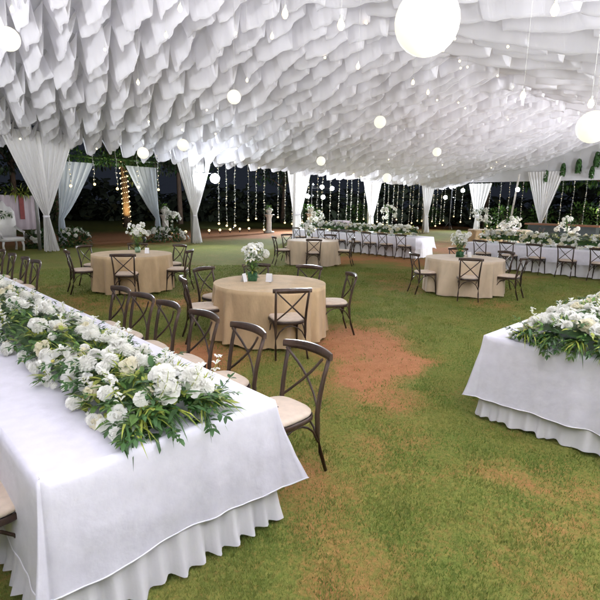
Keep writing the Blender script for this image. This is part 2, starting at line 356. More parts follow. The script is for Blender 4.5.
CUR = [((5.55, 19.0), 0, 4.15, 2.4, 1.25, .22, .75, .10, .05, 'tall white sheer curtain tied at the waist beside the white throne'),
       ((12.05, 19.5), 0, 4.0, 2.0, 1.25, .2, .7, .1, .0, 'white sheer curtain tied at the waist in front of the paired floodlights'),
       ((18.6, 19.5), 0, 3.9, 1.9, 1.3, .5, .75, .05, -.15, 'white curtain gathered loosely behind the pink-beige round table'),
       ((25, 19.5), 0, 3.8, 2.1, 1.2, .3, .5, 0, .05, 'white tied curtain above the pink box on the far table'),
       ((31.5, 19.5), 0, 3.7, 1.9, 1.2, .3, .6, .2, .0, 'white tied curtain behind the free end of the far white table'),
       ((34.6, 17.1), R(-90), 3.6, 1.8, 1.2, .3, .55, 0, .0, 'white tied curtain beyond the small beige tables in the far corner'),
       ((34.6, 12.6), R(-90), 4.3, 2.3, .9, .16, .3, 0, .0, 'white curtain pulled to a point below the gable wall')]
for q, (c, rz, h, wt, pz, wp, wb, ln, sd, lab) in enumerate(CUR):
    t = thing('tied_curtain', lab, 'curtain', (c[0], c[1], .02), rz, 'tied curtains round the marquee')
    if wp < .25:   # two panels crossing at the tie
        for k_ in (-1, 1):
            m_ = curtain_mb(h, wt * .52, pz, wp * .7, wb * .62, 20 + q * 2 + k_, lean=ln + k_ * .05, side=sd)
            m_.v = [(x + k_ * wt * .25 * max(0, (z - pz) / (h - pz)) , yv + k_ * .03, z) for x, yv, z in m_.v]
            m_.build('panel', M['curtain'], t)
    else: curtain_mb(h, wt, pz, wp, wb, 20 + q, lean=ln, side=sd).build('panel', M['curtain'], t)
    mb = MB(); mb.lathe([(wp * .52, -.03), (wp * .55, 0), (wp * .52, .03)], 16, (sd, 0, pz)); mb.v = [(x, yv * .45, z) for x, yv, z in mb.v]; mb.build('tie', M['white_cloth'], t)

# ------------------------------------------------------------------ table cloths
def rect_perim(x0, x1, y0, y1, rc, step):
    """points + outward normals + corner weight round a rounded rectangle"""
    out = []
    def side(ax, ay, bx, by, nx_, ny_):
        L_ = math.hypot(bx - ax, by - ay); m_ = max(2, int(L_ / step))
        for i_ in range(m_):
            t = i_ / m_; d = min(t, 1 - t) * L_
            out.append((ax + (bx - ax) * t, ay + (by - ay) * t, nx_, ny_, .16 * math.exp(-(d / .10) ** 2)))
    def corner(cx, cy, a0):
        for i_ in range(11):
            f = (i_ + .5) / 11; a = a0 + PI / 2 * f; dg = a0 + PI / 4; wg = max(0, 1 - abs(2 * f - 1)) ** 1.3; q_ = .2 + .8 * wg
            nx_, ny_ = math.cos(a) * (1 - q_) + math.cos(dg) * q_, math.sin(a) * (1 - q_) + math.sin(dg) * q_
            out.append((cx + rc * math.cos(a), cy + rc * math.sin(a), nx_, ny_, .16 + .84 * wg))
    side(x0 + rc, y0, x1 - rc, y0, 0, -1); corner(x1 - rc, y0 + rc, -PI / 2)
    side(x1, y0 + rc, x1, y1 - rc, 1, 0); corner(x1 - rc, y1 - rc, 0)
    side(x1 - rc, y1, x0 + rc, y1, 0, 1); corner(x0 + rc, y1 - rc, PI / 2)
    side(x0, y1 - rc, x0, y0 + rc, -1, 0); corner(x0 + rc, y0 + rc, PI)
    return out
def overcloth(x0, x1, y0, y1, top, drop, seed, step=.03, flare=.05, cflare=.13, cdrop=.05, wob=.012, nr=14, cm=(1, 1, 1, 1)):
    pr = rect_perim(x0, x1, y0, y1, .016, step); mb = MB(); P = []; s = 0; px, py = pr[0][:2]; S = []
    for p in pr: s += math.hypot(p[0] - px, p[1] - py); px, py = p[:2]; S.append(s)
    rings = [(-.02, 0), (0, .004)] + [(None, (k_ + 1) / nr) for k_ in range(nr)]
    for kind, t in rings:
        row = []
        for (x, y, nx_, ny_, cw), s_ in zip(pr, S):
            nz_ = noise.noise((s_ * 2.3, seed, 0)); n2 = noise.noise((s_ * 7, seed, 5))
            if kind == -.02: row.append((x - nx_ * .02, y - ny_ * .02, top)); continue
            if kind == 0: row.append((x, y, top - .006)); continue
            cw *= cm[(0 if x < (x0 + x1) / 2 else 1) if y < (y0 + y1) / 2 else (3 if x < (x0 + x1) / 2 else 2)]
            dr = (drop + cdrop * cw + .02 * nz_) * t
            off = .004 + (flare * (.6 + .8 * nz_) + cflare * cw) * t ** 1.3 + wob * t * n2 * 2 + .006 * noise.noise((s_ * 3, t * 4, seed + 2))
            row.append((x + nx_ * off, y + ny_ * off, top - .008 - dr))
        P.append(row)
    mb.grid(P, closed=True); mb.hem = P[-1] + P[-1][:2]
    # top sheet, gently uneven
    nxx, nyy = max(2, int((x1 - x0) / .1)), max(2, int((y1 - y0) / .1))
    mb.grid([[(x0 + .02 + (x1 - x0 - .04) * a / nxx, y0 + .02 + (y1 - y0 - .04) * b_ / nyy, top + (.0025 * noise.noise((a * .7, b_ * .7, seed)) if 0 < a < nxx and 0 < b_ < nyy else 0)) for a in range(nxx + 1)] for b_ in range(nyy + 1)])
    return mb
def gathered_skirt(x0, x1, y0, y1, top, seed, step=.014, amp=.028, wave=9.0, bot=.0, nr=8, out=.035):
    pr = rect_perim(x0, x1, y0, y1, .03, step); mb = MB(); P = []; s = 0; px, py = pr[0][:2]; S = []
    for p in pr: s += math.hypot(p[0] - px, p[1] - py); px, py = p[:2]; S.append(s)
    for k_ in range(nr + 1):
        t = k_ / nr; row = []
        for (x, y, nx_, ny_, cw), s_ in zip(pr, S):
            fr = wave * 2 * PI * (s_ + .11 * noise.noise((s_ * 3, seed, 1))); am = amp * (.5 + noise.noise((s_ * 1.7, seed, 2)) + .3)
            off = -.03 + out * t ** 2.2 + am * t ** 3 * math.sin(fr) + .012 * t * math.sin(fr * .37 + 1) - .0 * cw
            row.append((x + nx_ * off, y + ny_ * off, top + (bot - top) * t + (.012 * math.sin(fr * .5) if k_ == nr else 0) + (.014 if k_ == nr else 0)))
        P.append(row)
    mb.grid(P, closed=True); return mb
TZ = .76
t = thing('banquet_table', 'long table in front under a smooth white cloth with gathered skirt', 'table', (1.083, 2, 0))
mb = overcloth(.457, 1.712, 1.95, 11.6, TZ, .52, 1.0, cflare=.17, cdrop=-.05, flare=.03, cm=(.45, 1, 1, 1)); hm = MB(); hm.tube([(x - 1.083, y - 2, z) for x, y, z in mb.hem], .0045, 5); mb.v = [(x - 1.083, y - 2, z) for x, y, z in mb.v]; tc_ = mb.build('tablecloth', M['white_cloth'], t); hm.build('hem', M['satin'], tc_)
mb = gathered_skirt(.457, 1.712, 1.95, 11.6, .73, 2.0, amp=.034, out=.055); mb.v = [(x - 1.083, y - 2, z) for x, y, z in mb.v]; mb.build('skirt', M['skirt'], t)
t = thing('banquet_table', 'white-clothed table with hanging corners standing alone on open grass', 'table', (4.03, 1.2, 0))
mb = overcloth(4.03, 9.0, .58, 1.84, TZ, .56, 3.0, cflare=.12, cdrop=.0, wob=.03, flare=.07); hm = MB(); hm.tube([(x - 4.03, y - 1.2, z) for x, y, z in mb.hem], .0045, 5); mb.v = [(x - 4.03, y - 1.2, z) for x, y, z in mb.v]; tc_ = mb.build('tablecloth', M['white_cloth'], t); hm.build('hem', M['satin'], tc_)
mb = gathered_skirt(4.03, 9.0, .58, 1.84, .73, 4.0, amp=.03, out=.045); mb.v = [(x - 4.03, y - 1.2, z) for x, y, z in mb.v]; mb.build('skirt', M['skirt'], t)
FARL = (15.15, 16.4, 9.75, 16.2); FARR = (15.0, 16.25, -.6, 7.7)
for (x0, x1, y0, y1), lab, sd in ((FARL, 'far white table with chairs along it, left of the gap', 5.0), (FARR, 'far white table with chairs along it, right of the gap', 7.0)):
    t = thing('banquet_table', lab, 'table', (x0, y0, 0))
    mb = overcloth(x0, x1, y0, y1, TZ, .40, sd, step=.06, nr=8, cflare=.1); mb.v = [(x - x0, y - y0, z) for x, y, z in mb.v]; mb.build('tablecloth', M['white_cloth'], t)
    mb = gathered_skirt(x0, x1, y0, y1, .73, sd + 1, step=.03, wave=6, amp=.04, out=.05); mb.v = [(x - x0, y - y0, z) for x, y, z in mb.v]; mb.build('skirt', M['skirt'], t)

def round_cloth(r, seed, folds=15, H=TZ):
    rg = random.Random(seed); n_ = 180; P = []; ph = [rg.uniform(0, 6) for _ in range(4)]
    for rr in (.02, r * .5, r * .85, r * .97, r * .992): P.append([(rr * math.cos(2 * PI * j / n_), rr * math.sin(2 * PI * j / n_), H) for j in range(n_)])
    for k_ in range(15):
        t = k_ / 14; row = []
        for j in range(n_):
            a = 2 * PI * j / n_; wv = math.sin(folds * a + ph[0] + 1.3 * math.sin(3 * a + ph[1])); am = .068 * (.65 + .5 * math.sin(4 * a + ph[2]))
            sharp = (wv + .25 * math.sin(2 * (folds * a + ph[0])))
            off = .002 - .01 * t + am * t ** .75 * sharp + .05 * t * .6 + .008 * t * math.sin(37 * a + ph[3])
            row.append(((r + off) * math.cos(a), (r + off) * math.sin(a), H - .008 * min(1, t * 8) - (H - .03) * t + (.012 * math.sin(folds * a * .5 + ph[3]) if k_ == 14 else 0)))
        P.append(row)
    mb = MB(); mb.grid(P, closed=True); return mb
RT = [('round table with beige cloth and white orchids, nearest of the round ones', (4.40, 5.18), .79, 'linen'),
      ('round table with ochre-beige cloth standing before the flower gate', (4.57, 9.93), .82, 'linen'),
      ('round table with pinkish beige cloth in front of the gathered curtain', (10.95, 10.8), .80, 'linen_pale'),
      ('round table with pale beige cloth beside the free end of the far white table', (10.1, 5.2), .84, 'linen_pale'),
      ('small distant round table with brown-beige cloth past the far white table', (24.5, 11.6), .85, 'linen'),
      ('small distant round table with pinkish cloth near the white flower pedestal', (26.5, 11.0), .85, 'linen_pale')]
for q, (lab, c, r, m_) in enumerate(RT):
    t = thing('round_table', lab, 'table', (*c, 0), rnd.uniform(0, 6), 'round tables with beige cloths')
    round_cloth(r, 40 + q, 15 if q < 4 else 12).build('tablecloth', M[m_], t)

# ------------------------------------------------------------------ cross-back chair
def make_chair(label):
    t = thing('cross_back_chair', label, 'chair', group='dark cross-back chairs')
    wd = M['wood']
    # seat cushion and frame: rounded trapezoid outline
    def outline(s_, n_=40):
        o_ = []
        for j in range(n_):
            a = 2 * PI * j / n_; ca, sa = math.cos(a), math.sin(a); e = .55
            x = math.copysign(abs(ca) ** e, ca); y = math.copysign(abs(sa) ** e, sa)
            o_.append((x * .205 * s_ * (1 + .06 * y), y * .205 * s_ + .005))
        return o_
    mb = MB(); rings = []
    for sc_, z in ((1.02, .418), (1.05, .425), (1.05, .448), (1.02, .455)): rings.append([(x, y, z) for x, y in outline(sc_)])
    mb.grid(rings, closed=True); mb.add(rings[0], [tuple(range(39, -1, -1))]); mb.build('seat_frame', wd, t)
    mb = MB(); rings = []
    for sc_, z in ((.97, .453), (1.0, .462), (1.0, .474), (.95, .486), (.8, .493), (.4, .497), (.05, .498)): rings.append([(x, y, z) for x, y in outline(sc_)])
    mb.grid(rings, closed=True); mb.build('cushion', M['cushion'], t)
    for s_ in (-1, 1):
        mb = MB(); mb.tube([(s_ * .172, .172, .43), (s_ * .178, .185, .25), (s_ * .192, .205, .0)], [.0175, .016, .012], 8); mb.build('leg', wd, t)
        mb = MB(); mb.tube([(s_ * .20, -.285, 0), (s_ * .192, -.232, .16), (s_ * .186, -.205, .32), (s_ * .186, -.198, .45), (s_ * .190, -.215, .58), (s_ * .197, -.245, .72), (s_ * .205, -.285, .855)], [.013, .0155, .018, .019, .018, .0165, .0155], 8, flat=.9); mb.build('leg', wd, t)
    # curved top rail
    P = []
    for i_ in range(13):
        u = -1 + i_ / 6; x = u * .238; y = -.262 - .055 * (1 - u * u) - .0
        h = .030 - .006 * u * u; th = .013
        zc = .858 - .006 * u * u; P.append([(x, y + th, zc - h), (x, y + th * 1.15, zc), (x, y + th * .8, zc + h), (x, y - th * .8 - .004, zc + h), (x, y - th * 1.1 - .004, zc), (x, y - th - .002, zc - h)])
    mb = MB(); mb.grid(P, closed=True); mb.add(P[0], [(5, 4, 3, 2, 1, 0)]); mb.add(P[-1], [(0, 1, 2, 3, 4, 5)]); mb.build('top_rail', wd, t)
    for s_ in (-1, 1):
        pts = []
        for i_ in range(9):
            u = i_ / 8; pts.append((s_ * (-.185 + .372 * u), -.200 - .035 * u - .048 * math.sin(PI * u) - (.004 * s_), .475 + .36 * u))
        mb = MB(); mb.tube(pts, .0105, 6, flat=.75); mb.build('cross_brace', wd, t)
    # bentwood arches under the seat
    mb = MB()
    def arch(p, q_, z0, rise):
        pts = []
        for i_ in range(9):
            u = i_ / 8; pts.append((p[0] + (q_[0] - p[0]) * u, p[1] + (q_[1] - p[1]) * u, z0 + rise * math.sin(PI * u) ** .6))
        mb.tube(pts, .0085, 6)
    arch((-.182, .19), (.182, .19), .24, .165); arch((-.18, .185), (-.187, -.21), .24, .165); arch((.18, .185), (.187, -.21), .24, .165); arch((-.187, -.212), (.187, -.212), .24, .165)
    mb.build('stretcher', wd, t)
    remember(t); return t
chairs = []
def place_chair(x, y, rz, label):
    if not chairs: o = make_chair(label); o.location = (x, y, 0); o.rotation_euler = (0, 0, rz)
    else: o = dup(chairs[0], (x, y, 0), rz, label)
    chairs.append(o); return o
def face(dx, dy): return math.atan2(dy, dx) - PI / 2
LY = [2.32, 3.03, 3.66, 4.26, 4.80, 5.34, 8.6, 9.2, 9.95, 10.8]
for i_, y in enumerate(LY):
    place_chair(2.045 + rnd.uniform(-.02, .02), y, face(-1, 0) + rnd.uniform(-.06, .06), 'dark cross-back chair, %s along the front white table counting from its near corner' % ordinal(i_))
place_chair(.30, 2.5, face(1, 0), 'cross-back chair cut by the frame, tucked against the front white table\'s outer side')
def chair_round(c, rad, angs, names):
    for a, nm in zip(angs, names):
        a_ = R(a); place_chair(c[0] + rad * math.cos(a_), c[1] + rad * math.sin(a_), face(-math.cos(a_), -math.sin(a_)) + rnd.uniform(-.08, .08), nm)
chair_round(RT[0][1], .93, (-117, -33, 156, 108, 60, 17), ['dark chair with its crossed back toward us at the nearest beige round table', 'chair seen from the side by the bare red earth, nearest round table', 'chair with cream seat in profile behind the front row, nearest round table', 'chair just behind the profile chair at the nearest round table', 'chair whose rail shows behind the white orchids, nearest round table', 'chair mostly hidden past the far rim of the nearest round table'])
chair_round(RT[1][1], 1.0, (-122, 169, 118, -50, 8, 60), ['chair with crossed back toward us at the ochre table before the gate', 'chair facing the ochre table on the grass side, near the tied curtain', 'second chair behind the outermost one at the ochre table', 'chair with cream seat at the right rim of the ochre table', 'chair behind the right-rim chair of the ochre table', 'chair beyond the ochre table, behind its flowers'])
chair_round(RT[2][1], 1.0, (-135, -54, 153, 17, 90), ['chair with crossed back toward us at the pinkish table', 'chair in profile by the red earth at the pinkish table', 'chair at the pinkish table nearest the orchids of the front round table', 'chair beyond the pinkish table near the far row', 'chair at the back of the pinkish table'])
chair_round(RT[3][1], .98, (-147, 152, -85, -20, 35), ['chair with crossed back toward us at the pale beige table', 'chair in profile by the far table end at the pale beige table', 'chair at the outer rim of the pale beige table on the grass', 'chair half hidden behind the outer-rim chair of the pale beige table', 'chair behind the green pot at the pale beige table'])
for i_, y in enumerate([10.05, 10.85, 11.62, 12.4, 13.2, 14.0, 14.75, 15.5]):
    place_chair(14.9, y, face(1, 0) + rnd.uniform(-.05, .05), '%s chair of the far left row, counting from the free table end' % ordinal(i_))
for i_, y in enumerate([7.0, 6.17, 5.36, 4.53, 3.72, 2.9]):
    place_chair(14.75, y, face(1, 0) + rnd.uniform(-.05, .05), '%s chair of the far right row, counting from the gap between tables' % ordinal(i_))
for c, lab in (((24.5, 10.4), 'tiny chair in front of the brown-beige distant table'), ((26.7, 9.8), 'tiny chair by the pinkish distant table'), ((27.5, 10.3), 'tiny outer chair right of the pinkish distant table')):
    place_chair(*c, face(-.3, 1), lab)

# ------------------------------------------------------------------ flowers
def rose_mesh(name, size, seed, m_):
    rg = random.Random(seed); mb = MB(); mb.ball((0, 0, size * .28), size * .26, 8)
    for ring, (n_, el, sz, wd) in enumerate(((4, .12, .62, .42), (5, .42, .66, .5), (6, .82, .66, .56), (8, 1.22, .62, .58))):
        for k_ in range(n_): mb.petal((0, 0, size * .06), 2 * PI * (k_ + .5 * (ring % 2)) / n_ + rg.uniform(-.2, .2), el + rg.uniform(-.12, .12), size * sz * rg.uniform(.88, 1.1), size * wd, -.5 if ring < 2 else .45)
    return mb.mesh(name, [m_])
def puff_mesh(name, size, seed, m_):
    rg = random.Random(seed); mb = MB(); mb.ball((0, 0, size * .34), size * .34, 8)
    for k_ in range(90):
        z = 1 - 1.5 * (k_ + .5) / 90; a = k_ * 2.39996 + rg.uniform(-.08, .08); el = math.acos(max(-1, min(1, z)))
        mb.petal((math.cos(a) * math.sin(el) * size * .2, math.sin(a) * math.sin(el) * size * .2, size * .34 + z * size * .2), a, el * .9 + rg.uniform(-.1, .1), size * rg.uniform(.22, .28), size * .17, .35)
    return mb.mesh(name, [m_])
def lily_mesh(name, size, seed, m_):
    rg = random.Random(seed); mb = MB(); mb.ball((0, 0, size * .12), size * .1, 6, 1)
    for k_ in range(6): mb.petal((0, 0, 0), 2 * PI * k_ / 6 + rg.uniform(-.1, .1), .75 + .25 * (k_ % 2) + rg.uniform(-.1, .1), size * .75, size * .34, .8)
    return mb.mesh(name, [m_, M['petal_eye']])
BLOOM = [rose_mesh('rose', .13, 1, M['petal']), rose_mesh('rose', .12, 2, M['petal_cream']), puff_mesh('hydrangea', .17, 3, M['petal']), puff_mesh('carnation', .12, 4, M['petal']), lily_mesh('lily', .15, 5, M['petal']), lily_mesh('orchid', .12, 6, M['petal'])]
BNAME = ['rose', 'rose', 'hydrangea', 'carnation', 'lily', 'orchid']
def put_bloom(parent, k_, p, nrm, s_=1.0, name=None):
    o = bpy.data.objects.new(name or BNAME[k_], BLOOM[k_]); COL.objects.link(o); o.parent = parent; o.location = p
    q = Vector(nrm).to_track_quat('Z', 'Y'); o.rotation_mode = 'QUATERNION'; o.rotation_quaternion = q @ Matrix.Rotation(rnd.uniform(0, 6), 3, 'Z').to_quaternion(); o.scale = (s_,) * 3
    return o
def spray(mb, base, d, rg, ln, n_, leaf_l, leaf_w, mi):
    """a thin stem with leaves both sides"""
    d = Vector(d).normalized(); p = Vector(base); pts = [p.copy()]
    for k_ in range(n_):
        d = (d + Vector((rg.uniform(-.18, .18), rg.uniform(-.18, .18), rg.uniform(-.22, .08)))).normalized(); p = p + d * (ln / n_); pts.append(p.copy())
        sd = d.cross(Vector((rg.uniform(-1, 1), rg.uniform(-1, 1), 1))).normalized()
        for s_ in (-1, 1): mb.leaf(p, d * .7 + sd * s_, (0, 0, 1), leaf_l * rg.uniform(.75, 1.2), leaf_w * rg.uniform(.8, 1.15), rg.uniform(.05, .4), mi)
    mb.leaf(p, d, (0, 0, 1), leaf_l, leaf_w, .2, mi)
    mb.tube(pts, .0022, 4, mi)
def small_blossoms(mb, base, d, rg, ln, n_, mi):
    d = Vector(d).normalized(); p = Vector(base); pts = [p.copy()]
    for k_ in range(n_):
        d = (d + Vector((rg.uniform(-.2, .2), rg.uniform(-.2, .2), rg.uniform(-.1, .2)))).normalized(); p = p + d * (ln / n_); pts.append(p.copy())
        if k_ > 0:
            for c_ in range(5): mb.petal(p + Vector((rg.uniform(-.012, .012), rg.uniform(-.012, .012), 0)), rg.uniform(0, 6), rg.uniform(.3, 1.5), .024, .018, .4, mi)
    mb.tube(pts, .0018, 4, 2)
FM = None
def runner(name, label, group, origin, along, length, halfw, height, seed, n_bloom, near_end=True, dens=1.0, cap=100, pale=.0, far=False):
    """dense flower garland lying along a table; along = unit (ax, ay)"""
    rg = random.Random(seed); t = thing(name, label, 'flower runner', origin, math.atan2(along[1], along[0]), group)
    mats = [M['leaf'], M['leaf_mid'], M['leaf_lime'], M['leaf_grey'], M['petal']]
    def dome(u, v): return height * (max(0, 1 - (v / halfw) ** 2)) ** .6 * (1 if u > .25 or not near_end else max(0, 1 - ((.25 - u) / .42) ** 2) ** .5)
    mb = MB(); P = []
    nu = int(length / .12)
    for a in range(nu + 1):
        u = length * a / nu; P.append([(u, halfw * .85 * v_, max(.004, dome(u, halfw * .85 * v_) * .72 + .015 * rg.uniform(-1, 1))) for v_ in [-1 + q_ / 5 for q_ in range(11)]])
    mb.grid(P, 0)
    n_leaf = int(length * (330 if not far else 260) * dens)
    for k_ in range(n_leaf):
        u = length * rg.random() ** 1.25 - .06; v = halfw * rg.uniform(-1.0, 1.0); z = dome(max(u, 0), v) * rg.uniform(.6, 1.1); a = rg.uniform(0, 2 * PI)
        d = Vector((math.cos(a) - (.6 if u < .3 and near_end else 0), math.sin(a) + v / halfw * .9, rg.uniform(-.25, .7)))
        mi = rg.choices((0, 1, 2, 3), (4, 4, 2.4, .8))[0]; s_ = 1 if not far else 1.7
        mb.leaf((u, v, z), d, (0, 0, 1), rg.uniform(.05, .10) * s_, rg.uniform(.02, .036) * s_, rg.uniform(0, .5), mi)
    if not far:
        for k_ in range(int(length * 26 * dens)):
            u = length * rg.random() ** 1.3; v = halfw * rg.uniform(-1, 1); z = dome(u, v) * .8; sgn = 1 if v > 0 else -1
            q_ = rg.random()
            if q_ < .5: spray(mb, (u, v, z * 1.25), (rg.uniform(-.6, .6), sgn * rg.uniform(.3, 1.1), rg.uniform(-.1, .6)), rg, rg.uniform(.07, .14), 4, .045, .022, rg.choice((0, 0, 1)))
            elif q_ < .86:
                for g_ in range(8): mb.leaf((u, v, z), (rg.uniform(-1, 1), sgn * rg.uniform(0, 1), rg.uniform(0, 1)), (0, 0, 1), rg.uniform(.08, .14), .013, rg.uniform(.1, .6), rg.choice((2, 2, 1)))
            else: small_blossoms(mb, (u, v, z), (rg.uniform(-.5, .5), sgn * rg.uniform(0, .7), 1), rg, rg.uniform(.10, .17), 6, 4)
        if near_end:      # the tail that spills over the end of the table
            for k_ in range(46):
                v = halfw * rg.uniform(-.9, .9); q_ = rg.random()
                if q_ < .6: spray(mb, (rg.uniform(0, .2), v, rg.uniform(.03, .12)), (-1, rg.uniform(-.5, .5), rg.uniform(-.25, .25)), rg, rg.uniform(.10, .20), 6, .05, .024, rg.choice((0, 0, 0, 1)))
                elif q_ < .85:
                    for g_ in range(8): mb.leaf((rg.uniform(0, .15), v, .08), (-1, rg.uniform(-.8, .8), rg.uniform(-.1, .6)), (0, 0, 1), rg.uniform(.11, .20), .013, rg.uniform(.3, .9), rg.choice((0, 1, 2)))
                else: small_blossoms(mb, (rg.uniform(0, .1), v, .12), (-.6, rg.uniform(-.6, .6), .8), rg, .2, 6, 4)
    edge = -.09 if along == (0, 1) else -.04            # leaves lie on the cloth, or hang clear of it past the table's end
    if near_end: mb.v = [(u_, v_, z_) if z_ > .004 else ((u_, v_, .005) if u_ > edge else (min(u_, edge - .018 + z_ * .14), v_, z_)) for u_, v_, z_ in mb.v]
    mb.build('foliage', mats, t)
    rest = MB()
    for k_ in range(n_bloom):
        u = length * ((k_ + rg.random()) / n_bloom) ** 1.3 + .02; v = halfw * max(-1.04, min(1.04, rg.uniform(-1.2, 1.2)))
        z = max(.022, dome(u, v) * .95)
        nr_ = Vector((rg.uniform(-.35, .25) - (.5 if near_end and u < .3 else 0), v / halfw * .9 + rg.uniform(-.3, .3), .75))
        kk = rg.choices(range(6), (4, 2 + pale * 6, 3, 3, 2, 1.5))[0]
        s_ = rg.uniform(.5, .86) * (.82 if abs(v) > .85 * halfw else 1) * (1.5 if far else 1)
        if k_ < cap: put_bloom(t, kk, (u, v, z), nr_, s_)
        else:
            q_ = nr_.to_track_quat('Z', 'Y').to_matrix(); me = BLOOM[kk]; o_ = Vector((u, v, z))
            rest.add([q_ @ (p_.co * s_) + o_ for p_ in me.vertices], [tuple(f_.vertices) for f_ in me.polygons], 1 if kk == 1 else 0)
    if rest.v: tag(rest.build('blooms', [M['petal'], M['petal_cream']], t), None, None, None, 'stuff')
    return t
runner('flower_runner', 'thick garland of white roses, hydrangeas and greenery along the front table', 'flower runners on the white tables', (1.13, 2.04, TZ + .004), (0, 1), 9.1, .29, .20, 11, 360, dens=1.2)
runner('flower_runner', 'garland of white roses spilling over the end of the lone white table', 'flower runners on the white tables', (4.07, 1.2, TZ + .004), (1, 0), 4.3, .39, .23, 12, 230, dens=1.2, pale=.3)
runner('flower_runner', 'long band of cream flowers on the far white table left of the gap', 'flower runners on the white tables', (15.8, 10.3, TZ + .004), (0, 1), 5.8, .45, .34, 13, 170, near_end=False, pale=.6, far=True)
runner('flower_runner', 'long band of cream and white flowers on the far white table right of the gap', 'flower runners on the white tables', (15.65, 7.4, TZ + .004), (0, -1), 7.6, .45, .36, 14, 210, near_end=False, pale=.6, far=True)

def centrepiece(label, loc, seed, h=.5, pot='pot', n_b=14, spread=.18, lean=(0, 0)):
    rg = random.Random(seed); t = thing('flower_vase', label, 'flower vase', loc, rg.uniform(0, 6), 'centrepieces on the round tables')
    mb = MB()
    if pot == 'pot':
        mb.box((0, 0, .055), (.12, .12, .11)); 
        for k_ in range(120): mb.leaf((rg.uniform(-.06, .06), rg.uniform(-.06, .06), rg.uniform(.02, .12)), (rg.uniform(-1, 1), rg.uniform(-1, 1), rg.uniform(-.2, 1)), (0, 0, 1), .05, .03, .3)
        mb.build('pot', M['pot'], t)
    else:
        mb.lathe([(.001, 0), (.05, 0), (.062, .04), (.06, .09), (.045, .12), (.04, .12), (.04, .1), (.001, .1)], 20); mb.build('pot', M[pot], t)
    mb = MB(); tops = []
    for k_ in range(n_b):
        a = rg.uniform(0, 6.28); rr = spread * math.sqrt(rg.random()); zz = h * rg.uniform(.55, 1.0)
        p = Vector((rr * math.cos(a) + lean[0], rr * math.sin(a) + lean[1], zz)); tops.append(p)
        mb.tube([(0, 0, .1), (p.x * .35, p.y * .35, zz * .55), p], .003, 5, 1)
    for k_ in range(130):
        z = rg.uniform(.12, h * .95); a = rg.uniform(0, 6.28); q_ = spread * .75 * z / h
        mb.leaf((q_ * math.cos(a) * .6, q_ * math.sin(a) * .6, z), (math.cos(a), math.sin(a), rg.uniform(-.3, .9)), (0, 0, 1), rg.uniform(.07, .13), .03, .4, rg.choice((0, 1, 1, 2)))
    mb.build('stems', [M['leaf'], M['leaf_mid'], M['leaf_lime']], t)
    for p in tops: put_bloom(t, rg.choice((2, 4, 5, 5, 0, 3)), p, (p.x * 4 + rg.uniform(-.3, .3), p.y * 4 + rg.uniform(-.3, .3), .5), rg.uniform(.6, .9))
    return t
centrepiece('white orchids and lilies over a mossy green pot on the nearest round table', (4.30, 5.45, TZ + .003), 1, .50, 'pot', 22, .17)
centrepiece('tall white flowers over a pale green vase on the ochre-clothed table', (4.75, 10.05, TZ + .003), 2, .58, 'pot_pale', 18, .2)
centrepiece('white blossoms on the pinkish round table', (10.95, 11.0, TZ + .003), 3, .45, 'ceramic', 16, .2)
centrepiece('white flowers over a leafy green pot on the pale beige table', (10.15, 5.35, TZ + .003), 4, .5, 'pot', 22, .2)
centrepiece('white bouquet on the brown-beige distant table', (24.5, 11.6, TZ + .003), 5, .7, 'ceramic', 20, .3)
centrepiece('white bouquet on the pinkish distant table', (26.5, 11.0, TZ + .003), 6, .7, 'ceramic', 20, .3)
def card(loc, rz, label, sz=(.09, .012, .12)):
    t = thing('menu_card', label, 'menu card', loc, rz, 'cards on the round tables')
    mb = MB(); x, y, z = sz
    mb.add([(-x / 2, -.03, 0), (x / 2, -.03, 0), (x / 2, 0, z), (-x / 2, 0, z), (-x / 2, .03, 0), (x / 2, .03, 0), (-x / 2, .027, 0), (x / 2, .027, 0), (x / 2, -.001, z - .003), (-x / 2, -.001, z - .003), (x / 2, -.027, 0), (-x / 2, -.027, 0)], [(0, 1, 2, 3), (3, 2, 5, 4), (6, 7, 8, 9), (9, 8, 10, 11)]); mb.build('sheet', M['paper'], t, False)
card((4.13, 5.43, TZ + .004), R(20), 'folded white card standing just left of the mossy pot')
card((4.42, 5.22, TZ + .004), R(-60), 'folded white card standing just right of the mossy pot')
card((4.82, 9.75, TZ + .004), R(-45), 'folded white card beside the pale green vase')
card((10.3, 5.2, TZ + .004), R(-30), 'folded white card beside the leafy green pot')

# ------------------------------------------------------------------ hanging lamps
def ray(px, py, d):
    v = _F + _R2 * ((px - 300) / 482.68) - _U2 * ((py - 300) / 482.68); return Vector((0, 0, CH)) + v.normalized() * d
def cord_top(p): return roof(p.y, p.x) - .02
GL = [((3.55, 1.22, 3.86), .21), ]
def globe(p, r, label):
    t = thing('globe_lamp', label, 'lamp', p, 0, 'round paper globe lamps under the ceiling')
    mb = MB(); mb.ball((0, 0, 0), r, 28); mb.build('lamp_shade', M['globe'], t)
    ld = bpy.data.lights.new('globe_light', 'POINT'); ld.energy = GLOBE_W * (r / .17) ** 2 * .8; ld.color = (1, .84, .62); ld.shadow_soft_size = r * 1.04
    lo = bpy.data.objects.new('globe_light', ld); COL.objects.link(lo); lo.parent = t
    mb = MB(); mb.tube([(0, 0, r * .98), (0, 0, cord_top(Vector(p)) - p[2])], .002, 5); mb.build('cord', M['wire'], t)
def pt(px, py, d): q_ = ray(px, py, d); return (q_.x, q_.y, q_.z)
